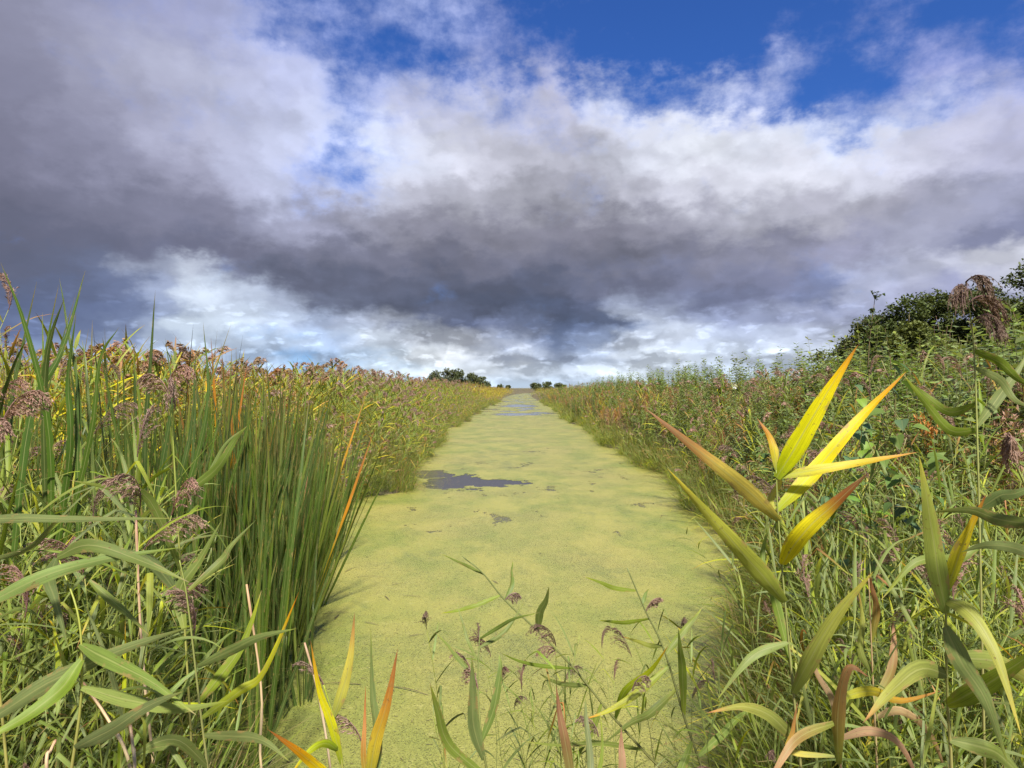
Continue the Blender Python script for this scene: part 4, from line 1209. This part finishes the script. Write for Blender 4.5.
def masses():
    r = random.Random(5)
    # ---- reeds
    PK = ((.33, .19, .165), (.48, .31, .27))
    fam = [(('green', 'green2'), PK), (('green', 'yg', 'green2'), PK), (('blue', 'green', 'green'), PK),
           (('yg', 'green2', 'yellow'), ((0.3, .17, .10), (.42, .27, .17))), (('yg', 'rusty', 'orange'), ((0.3, .14, .08), (.4, .22, .12))),
           (('yellow', 'orange', 'yg'), ((0.36, .22, .10), (.5, .34, .17))),
           (('dry', 'green2', 'dry'), ((0.34, .22, .16), (.5, .36, .24)))]
    V = [merged(reed_parts(r, H=2.15, nl=12, wid=.033, ll=.50, pals=p, lod=2, lean=.13, plcols=c, plume=(q == 0)), 'reed_kind') for p, c in fam for q in (0, 1)]
    nfar = len(V)
    V += [merged(reed_parts(r, H=1.75, nl=13, wid=.017, ll=.42, pals=p, lod=1, lean=.15, plume=(i == 2)), 'reed_kind') for i, p in enumerate([('green', 'blue'), ('blue', 'green2', 'lime'), ('green', 'lime', 'yg')])]
    V += [merged(reed_parts(r, H=2.15, nl=12, wid=.024, ll=.44, pals=p, lod=1, lean=.13, plume=(i == 2)), 'reed_kind') for i, p in enumerate([('green', 'yg'), ('yg', 'yellow', 'green2'), ('green', 'rusty', 'yg')])]
    for side in (-1, 1):
        pts = []
        d = 3.6
        while d < 235:
            step = .12 * (1 + d / 14.0) ** .9
            dens = (13 if d < 12 else 13 * (12 / d) ** .75)
            W = 4.0 if side < 0 else 3.2
            def add(x, o):
                lean = .45 * max(0, 1 - o / 1.4) + r.uniform(0, .12)
                sc = (.60 + .40 * min(1, o / 1.6) + r.uniform(-.11, .09)) * (1.02 if o > 1.5 else .97) * (1 + .05 * math.sin(d * .8 + side))
                if side > 0: sc *= .9
                if d > 95: sc *= .85
                e = tilt((0 if side < 0 else PI) + r.uniform(-.6, .6), lean, r.uniform(0, 6.28))
                # colour of the stand: greener near the water, rust and yellow behind and far away
                z = math.sin(d * .21 + side) + math.sin(x * .9 + d * .07) * .6 + r.gauss(0, .7)
                if d > 82 and o < 3: f = 5 if (side < 0 or r.random() < .4) else 3
                elif d > 80: f = r.choice((4, 4, 5, 3, 1))
                elif o < 1.2: f = r.choice((0, 1, 1, 2, 3)) if z < .5 else r.choice((1, 3, 4))
                else: f = r.choice((0, 1, 2)) if z < 0 else (r.choice((1, 3, 0)) if z < 1.1 else r.choice((3, 4, 5)))
                if side < 0 and o > 3 and r.random() < .5: f = r.choice((3, 4, 5))
                if math.sin(d * .63 + side * 2) + math.sin(d * 1.31 + x * .8) > 1.25: f = 6; sc *= .8
                q = f * 2 + (1 if r.random() < .28 else 0)
                if d < 8: q = nfar + 3 + r.randrange(3)
                pts.append((x, d, ground_z(x, d) - .02, e[0], e[1], e[2], sc, q))
            n = dens * step * W
            if side > 0: n *= .30
            for _ in range(int(n) + (r.random() < n % 1)):
                dd = d; o = r.uniform(-.12, W)
                x = (edge_l(d) - o) if side < 0 else (edge_r(d) + o)
                if side < 0 and d < 9.6 and o < 2.0: continue
                add(x, o)
            # behind: only the tops are seen
            W2 = .9 * d + 4
            n = dens * step * W2 * (.30 if side < 0 else .09)
            for _ in range(int(n) + (r.random() < n % 1)):
                o = W + r.random() ** 1.2 * W2
                x = (edge_l(d) - o) if side < 0 else (edge_r(d) + o)
                if abs(x) > .95 * d + 3: continue
                add(x, o)
            d += step
        for d2 in range(240, 700, 4):
            for _ in range(26):
                x = r.uniform(-.85 * d2, .85 * d2)
                if (x < 0) != (side < 0): continue
                if x > 0 and d2 < 290 and abs(x - canal_c(d2)) < 5: continue
                pts.append((x, d2 + r.uniform(0, 4), .3, 0, 0, r.uniform(0, 6.28), r.uniform(.75, 1.0), r.choice((6, 7, 8, 9, 10, 11))))
        # thick low growth close to the camera
        for _ in range(800 if side < 0 else 1300):
            y = r.uniform(1.9, 6.5) if side > 0 else r.uniform(1.9, 5.0)
            k = r.uniform(.42, 1.0)
            x = side * (k * y + .1)
            if side < 0 and x > -.50 * y - .1: continue
            if side > 0 and x < edge_r(y) - .1: continue
            if side < 0 and x > edge_l(y) + .1: continue
            e = tilt(r.uniform(0, 6.28), r.uniform(0, .45), r.uniform(0, 6.28))
            pts.append((x, y, ground_z(x, max(y, 2)) - .02, e[0], e[1], e[2], r.uniform(.35, .72 if y < 3 else .85), nfar + r.choice((0, 0, 1, 1, 0, 1, 0, 2))))
        scatter('reed_bed', V, pts, 'dense mass of green and rusty reeds filling the %s side of the canal out to the horizon' % ('left' if side < 0 else 'right'))
    # ---- herbs and shrubs of the right bank
    H = []
    for cols, st, tp in ((((0.11, .20, .04), (.17, .27, .055)), (.12, .13, .04), None), (((0.09, .155, .045), (.14, .21, .06)), (.16, .09, .05), None),
                         (((0.14, .20, .04), (.21, .26, .05)), (.16, .15, .04), None), (((0.13, .21, .08), (.20, .29, .11)), (.12, .12, .05), None)):
        for _ in (0, 1): H.append(merged(herb_parts(r, H=2.05, leaf=.105, step=.06, lod=2, branch=8, cols=cols, stemcol=st, top=tp), 'herb_kind'))
    for c in ((.50, .25, .09), (.42, .20, .10), (.40, .23, .18)):
        H.append(merged(herb_parts(r, H=1.75, leaf=.07, step=.08, lod=2, branch=6, cols=((.14, .15, .04), (.28, .16, .05)), stemcol=(.25, .12, .06), top=(c, 380, .055)), 'herb_kind'))
    pts = []
    d = 4.5
    while d < 130:
        step = .16 * (1 + d / 14.0) ** .9
        dens = (9 if d < 12 else 9 * (12 / d) ** .7)
        W = 5.0; n = dens * step * W
        for _ in range(int(n) + (r.random() < n % 1)):
            o = r.uniform(.25, W); x = edge_r(d) + o
            back = o > 2.6
            prof = .60 + .80 * min(1, o / 3.0)
            prof *= 1.0 + .05 * math.sin(d * .9 + o)
            if d > 45: prof *= max(.78, 1 - (d - 45) * .004)
            z = math.sin(d * .5) + math.sin(d * .23 + o) + r.gauss(0, .8)
            if back and r.random() < .72: f = r.choice((0, 1, 2, 3, 4, 5, 6, 7))
            elif z > .1: f = r.choice((8, 9, 10)); prof *= .85
            else: f = r.choice((0, 1, 4, 5, 6, 7, 2, 3))
            e = tilt(PI, .2 * max(0, 1 - o) + r.uniform(0, .1), r.uniform(0, 6.28))
            pts.append((x, d, ground_z(x, d) - .02, e[0], e[1], e[2], prof * r.uniform(.85, 1.07), f))
        n = dens * step * (.7 * d) * .35
        for _ in range(int(n) + (r.random() < n % 1)):
            x = edge_r(d) + W + r.random() * .8 * d
            if x > d * .95 + 2: continue
            f = r.choice((0, 1, 2, 3, 4, 5, 6, 7, 8, 9, 10)) if x > .62 * d else r.choice((0, 1, 2, 3, 4, 5, 6, 7))
            pts.append((x, d, ground_z(x, d) - .02, 0, 0, r.uniform(0, 6.28), r.uniform(.88, 1.14) * (.9 if f > 7 else 1), f))
        d += step
    scatter('bank_undergrowth', H, pts, 'thicket of leafy herbs and rusty seed heads covering the right bank')
    # herbs mixed into the left bed too, few
    # ---- low grass at the waterlines and under the near reeds
    T = [merged(tuft_parts(r, n=34, L=.55, wid=.009, pals=p, seg=4), 'grass_kind') for p in (('green', 'green2'), ('green', 'lime', 'blue'), ('dry', 'green2', 'green'), ('blue', 'green'))]
    pts = []
    for side in (-1, 1):
        d = 3.4
        while d < 110:
            st = .07 * (1 + d / 10.0)
            for _ in range(6):
                if side < 0 and d < 9.9: break
                o = r.uniform(-.22, .7); x = (edge_l(d) - o) if side < 0 else (edge_r(d) + o)
                e = tilt((0 if side < 0 else PI), r.uniform(.0, .5), r.uniform(0, 6.28))
                pts.append((x, d, max(ground_z(x, d), -.05), e[0], e[1], e[2], r.uniform(.6, 1.3), r.randrange(4)))
            d += st
        for _ in range(1500):
            y = r.uniform(1.6, 7.5); x = side * (r.uniform(.38 if side > 0 else .44, 1.0) * y + .05)
            if side > 0 and x < edge_r(y): continue
            if side < 0 and x > edge_l(y) - .5: continue
            pts.append((x, y, ground_z(x, max(y, 2)), 0, 0, r.uniform(0, 6.28), r.uniform(.7, 1.5), r.randrange(4)))
    scatter('grass', T, pts, 'low green and straw grass growing under the reeds at both waterlines')
    # ---- litter of fallen blades on the duckweed
    g = G()
    for _ in range(70):
        y = r.uniform(4.5, 22); s = -1 if r.random() < .7 else 1
        x = (edge_l(y) + abs(r.gauss(0, .5)) + .05) if s < 0 else (edge_r(y) - abs(r.gauss(0, .35)) - .05)
        a = r.uniform(0, 6.28)
        blade(g, (x, y, .012), (math.cos(a), math.sin(a), .12), r.uniform(.15, .5), .012, .22, [(0, (.10, .07, .03)), (1, (.16, .11, .05))], n=5, prof='grass', flat=True)
    for _ in range(46):
        y = r.uniform(9.6, 14.2); x = edge_l(y) - .1
        a = r.uniform(-1.3, .35)
        pal = r.choice(('green', 'cat', 'blue', 'dry'))
        blade(g, (x, y, r.uniform(.05, .35)), (math.cos(a), math.sin(a), r.uniform(.2, .7)), r.uniform(.7, 1.5), .013, r.uniform(.35, .6), PAL[pal], n=8, prof='grass', flat=True)
    for _ in range(900):
        y = 4.0 + 16 * r.random() ** 1.4; x = r.uniform(edge_l(y), edge_r(y)); a = r.uniform(0, 6.28)
        blade(g, (x, y, .008), (math.cos(a), math.sin(a), .05), r.uniform(.01, .05), .008, .0, [(0, (.09, .07, .03)), (1, (.2, .15, .06))], n=3, prof='grass', flat=True)
    o = g.obj('floating_litter', M_STEM); tag(o, 'dark fallen blades and crumbs floating on the duckweed', kind='stuff')


# ------------------------------------------------------------------ trees and shrubs
def crown_mesh(r, lobes, n, leaf, cols):
    g = G()
    tot = sum(l[3] ** 2 for l in lobes)
    for (cx, cy, cz, rr) in lobes:
        m = int(n * rr * rr / tot)
        k = 0
        while k < m:
            # small clumps sitting near the lobe's skin, with gaps between
            a = r.uniform(0, 2 * PI); z = r.uniform(-.85, 1); q = math.sqrt(1 - z * z)
            rad = rr * (r.uniform(.55, 1.08))
            c = np.array([cx + q * math.cos(a) * rad, cy + q * math.sin(a) * rad, cz + z * rad * .85])
            cc = np.array(r.choice(cols)) * r.uniform(.8, 1.2)
            cs = rr * r.uniform(.08, .2)
            for _ in range(r.randrange(8, 20)):
                p = c + np.array([r.gauss(0, cs), r.gauss(0, cs), r.gauss(0, cs * .7)])
                d = (r.uniform(-1, 1), r.uniform(-1, 1), r.uniform(-.8, .9))
                leaflet_lo(g, p, d, leaf * r.uniform(.6, 1.3), leaf * .62, cc, r)
                k += 1
    return g


def tree(name, loc, H, Wd, label, group, seed, n=3500, leaf=.22, cols=((.03, .06, .018), (.05, .085, .022)), cat='tree', trunk=.35, low=.25):
    r = random.Random(seed)
    root = empty(name, loc); tag(root, label, cat, group)
    gt = G()
    th = H * .5
    tr = [np.array([0, 0, -.1])]
    for i in range(6): tr.append(tr[-1] + np.array([r.uniform(-.05, .05) * H * .2, r.uniform(-.05, .05) * H * .2, th / 6]))
    tube(gt, tr, [trunk * (1 - .11 * i) * (1.35 if i == 0 else 1) * .5 for i in range(7)], [(0, (.09, .07, .05)), (1, (.11, .09, .06))], 8)
    lobes = []
    nl = 9
    for i in range(nl):
        a = 2 * PI * i / nl + r.uniform(-.4, .4); t = r.random()
        z = H * (low + (.86 - low) * t)
        w = Wd * .5 * (1 - .55 * abs(t - .35) ** 1.2) * r.uniform(.45, .75)
        rr = Wd * r.uniform(.16, .27) * (1 - .3 * t)
        lobes.append((math.cos(a) * w, math.sin(a) * w, z, rr))
    lobes.append((r.uniform(-.1, .1) * Wd, 0, H * .86, Wd * .17)); lobes.append((0, 0, H * .55, Wd * .3))
    for (x, y, z, rr) in lobes:
        b = tr[r.randrange(3, 7)]
        e = np.array([x, y, z])
        tube(gt, spline([b, (b + e) / 2 + np.array([0, 0, -.05 * H]), e], 6), [trunk * .22 * (1 - .14 * i) for i in range(6)], [(0, (.09, .07, .05)), (1, (.10, .08, .05))], 5)
    gt.obj('trunk', M_BARK, root)
    crown_mesh(r, lobes, n, leaf, cols).obj('crown', M_TREE, root, smooth=False)
    return root


def trees():
    G1 = ((.04, .07, .02), (.06, .095, .025), (.03, .055, .017))
    G2 = ((.10, .14, .03), (.13, .165, .035))
    T = lambda px, d, H, W, lab, seed, cols=G1, n=20000, leaf=.2, grp=None, nm='broadleaf_tree': tree(nm, ((px - CX) / F * d, d, .3), H, W, lab, grp, seed, n, leaf, cols)
    T(905, 38, 7.2, 5.6, 'dark round topped tree, the left and tallest crown of the near group on the right', 101)
    T(868, 42, 6.5, 4.6, 'low dark tree at the left end of the near group on the right', 102)
    T(938, 40, 7.7, 5.4, 'dark tree right of the round topped one, behind the hanging purple plume', 103)
    T(918, 33, 5.2, 4.2, 'yellower green bush like tree in front of the dark round topped tree', 104, G2)
    T(985, 42, 8.3, 6.4, 'dark tree filling the gap behind the purple plume on the right', 105)
    T(1024, 36, 9.0, 6.4, 'dark tree at the right edge that rises highest', 106)
    T(1070, 34, 9.0, 5.5, 'dark tree cut off by the right edge of the photo', 107)
    T(1012, 30, 5.2, 3.4, 'small yellowish green tree low at the right edge', 108, G2, 9000)
    T(838, 50, 5.2, 4.4, 'low shrubby tree left of the dark group, just above the herbs', 109, G1, 9000)
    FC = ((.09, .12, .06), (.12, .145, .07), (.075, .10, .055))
    for px, d, H, W, lab, s in ((436, 290, 9.6, 9, 'far dark tree, leftmost of the cluster on the horizon left of the canal', 1),
                                (448, 300, 10.6, 10, 'far tree, second from the left in the cluster on the horizon', 2),
                                (460, 300, 10.8, 9, 'far tree in the middle of the cluster on the horizon', 3),
                                (472, 310, 9.0, 7, 'far tree, smaller, right of the middle of the horizon cluster', 4),
                                (483, 320, 7.6, 7, 'far low tree at the right end of the horizon cluster', 5)):
        T(px, d, H, W, lab, s + 200, FC, 5000, .6)
    for px, d, H, W, lab, s in ((536, 420, 4.6, 9, 'very far low tree right of the canal end, left one of three', 1),
                                (547, 420, 5.2, 10, 'very far low tree right of the canal end, middle one of three', 2),
                                (560, 430, 4.4, 9, 'very far low tree right of the canal end, right one of three', 3),
                                (500, 600, 5.0, 7, 'tiny tree on the horizon just left of the canal end', 4),
                                (508, 620, 4.4, 6, 'tiniest tree on the horizon straight above the canal end', 5)):
        T(px, d, H, W, lab, s + 300, FC, 2200, .8)
    # the sapling that pokes out over the herbs
    r = random.Random(77)
    b = P(872, 388, 9.0); b[2] = .25
    root = empty('sapling', tuple(b)); tag(root, 'thin sapling with small dark leaves poking above the herbs left of the trees', 'sapling')
    g = G(); gl = G()
    main = spline([np.array([0, 0, 0]), np.array([.03, 0, 1.2]), np.array([-.02, .05, 2.3]), np.array([.04, 0, 3.12])], 14)
    tube(g, main, [.014 * (1 - .8 * i / 14) for i in range(14)], [(0, (.12, .08, .05)), (1, (.15, .10, .06))], 6)
    for i in range(6, 14):
        for _ in range(3):
            a = r.uniform(0, 6.28); L = r.uniform(.12, .34) * (1.25 - i / 16)
            e = main[i] + np.array([math.cos(a) * L, math.sin(a) * L, L * .7])
            tube(g, [main[i], (main[i] + e) / 2 + np.array([0, 0, .01]), e], [.004, .003, .0015], [(0, (.14, .09, .05)), (1, (.15, .10, .06))], 4)
            for k in range(8):
                q = main[i] + (e - main[i]) * (k + 1) / 8
                leaflet(gl, q, (r.uniform(-1, 1), r.uniform(-1, 1), r.uniform(-.3, .6)), r.uniform(.04, .065), .034, (.06, .10, .03), r)
    g.obj('trunk', M_BARK, root); gl.obj('foliage', M_HERB, root)
    # bindweed with lobed leaves and its white flower
    for (px, py, d, lab, n, sd) in ((905, 420, 3.2, 'climbing bindweed with large heart shaped leaves on the right bank', 60, 1),
                                    (870, 440, 3.7, 'climbing bindweed with lighter leaves left of the larger one', 46, 2),
                                    (835, 470, 4.6, 'small climbing bindweed low in the thicket above the yellow leaves', 40, 3),
                                    (770, 455, 7.0, 'rounded patch of broad leaved bindweed above the right waterline', 70, 4)):
        r = random.Random(sd + 400)
        c = P(px, py, d); zb = .3
        root = empty('bindweed', (c[0], c[1], zb)); tag(root, lab, 'vine')
        top = c[2] - zb + .28
        vine = G(); lv = G()
        for s in range(5):
            pts = [np.array([0, 0, 0])]
            for i in range(9):
                pts.append(np.array([math.sin(i * 1.1 + s) * .08 + (s - 2) * .10 * i / 9, math.cos(i * 1.3 + s) * .07, top * (i + 1) / 9 * (1 - .06 * s)]))
            pts = spline(pts, 24)
            tube(vine, pts, [.0022] * 24, [(0, (.2, .2, .06)), (1, (.25, .25, .06))], 4)
            for k in range(n // 5):
                q = pts[r.randrange(9, 24)]
                a = r.uniform(-PI, 0)
                off = np.array([math.cos(a) * .05, math.sin(a) * .05, r.uniform(-.03, .05)])
                S = r.uniform(.055, .095)
                leaflet(lv, q + off, (math.cos(a), math.sin(a), r.uniform(-.9, .1)), S, S * .8, r.choice(((.10, .21, .04), (.15, .27, .04), (.09, .17, .07))), r, lobes=True)
        vine.obj('stem', M_STEM, root); lv.obj('foliage', M_HERB, root)
    fl = G(); c = P(735, 386, 8.5)
    for k in range(5):
        a = 2 * PI * k / 5
        leaflet(fl, (0, 0, 0), (math.cos(a), -.35, math.sin(a)), .038, .045, (.8, .8, .78), random.Random(k))
    fo = fl.obj('bindweed_flower', M_PLUME); fo.location = tuple(c); tag(fo, 'single white bindweed flower in the herbs of the right bank', 'flower')


heroes(); stands(); masses(); trees()
#VEG-END
scene.view_settings.view_transform = 'Standard'
scene.view_settings.look = 'None'
scene.view_settings.exposure = 0.75
scene.view_settings.gamma = 1.0
scene.view_settings.use_curve_mapping = False
scene.render.engine = 'CYCLES'
scene.cycles.max_bounces = 5; scene.cycles.diffuse_bounces = 3; scene.cycles.glossy_bounces = 2; scene.cycles.transmission_bounces = 4
scene.cycles.use_adaptive_sampling = True; scene.cycles.adaptive_threshold = 0.02
scene.cycles.transparent_max_bounces = 12
scene.cycles.use_denoising = True
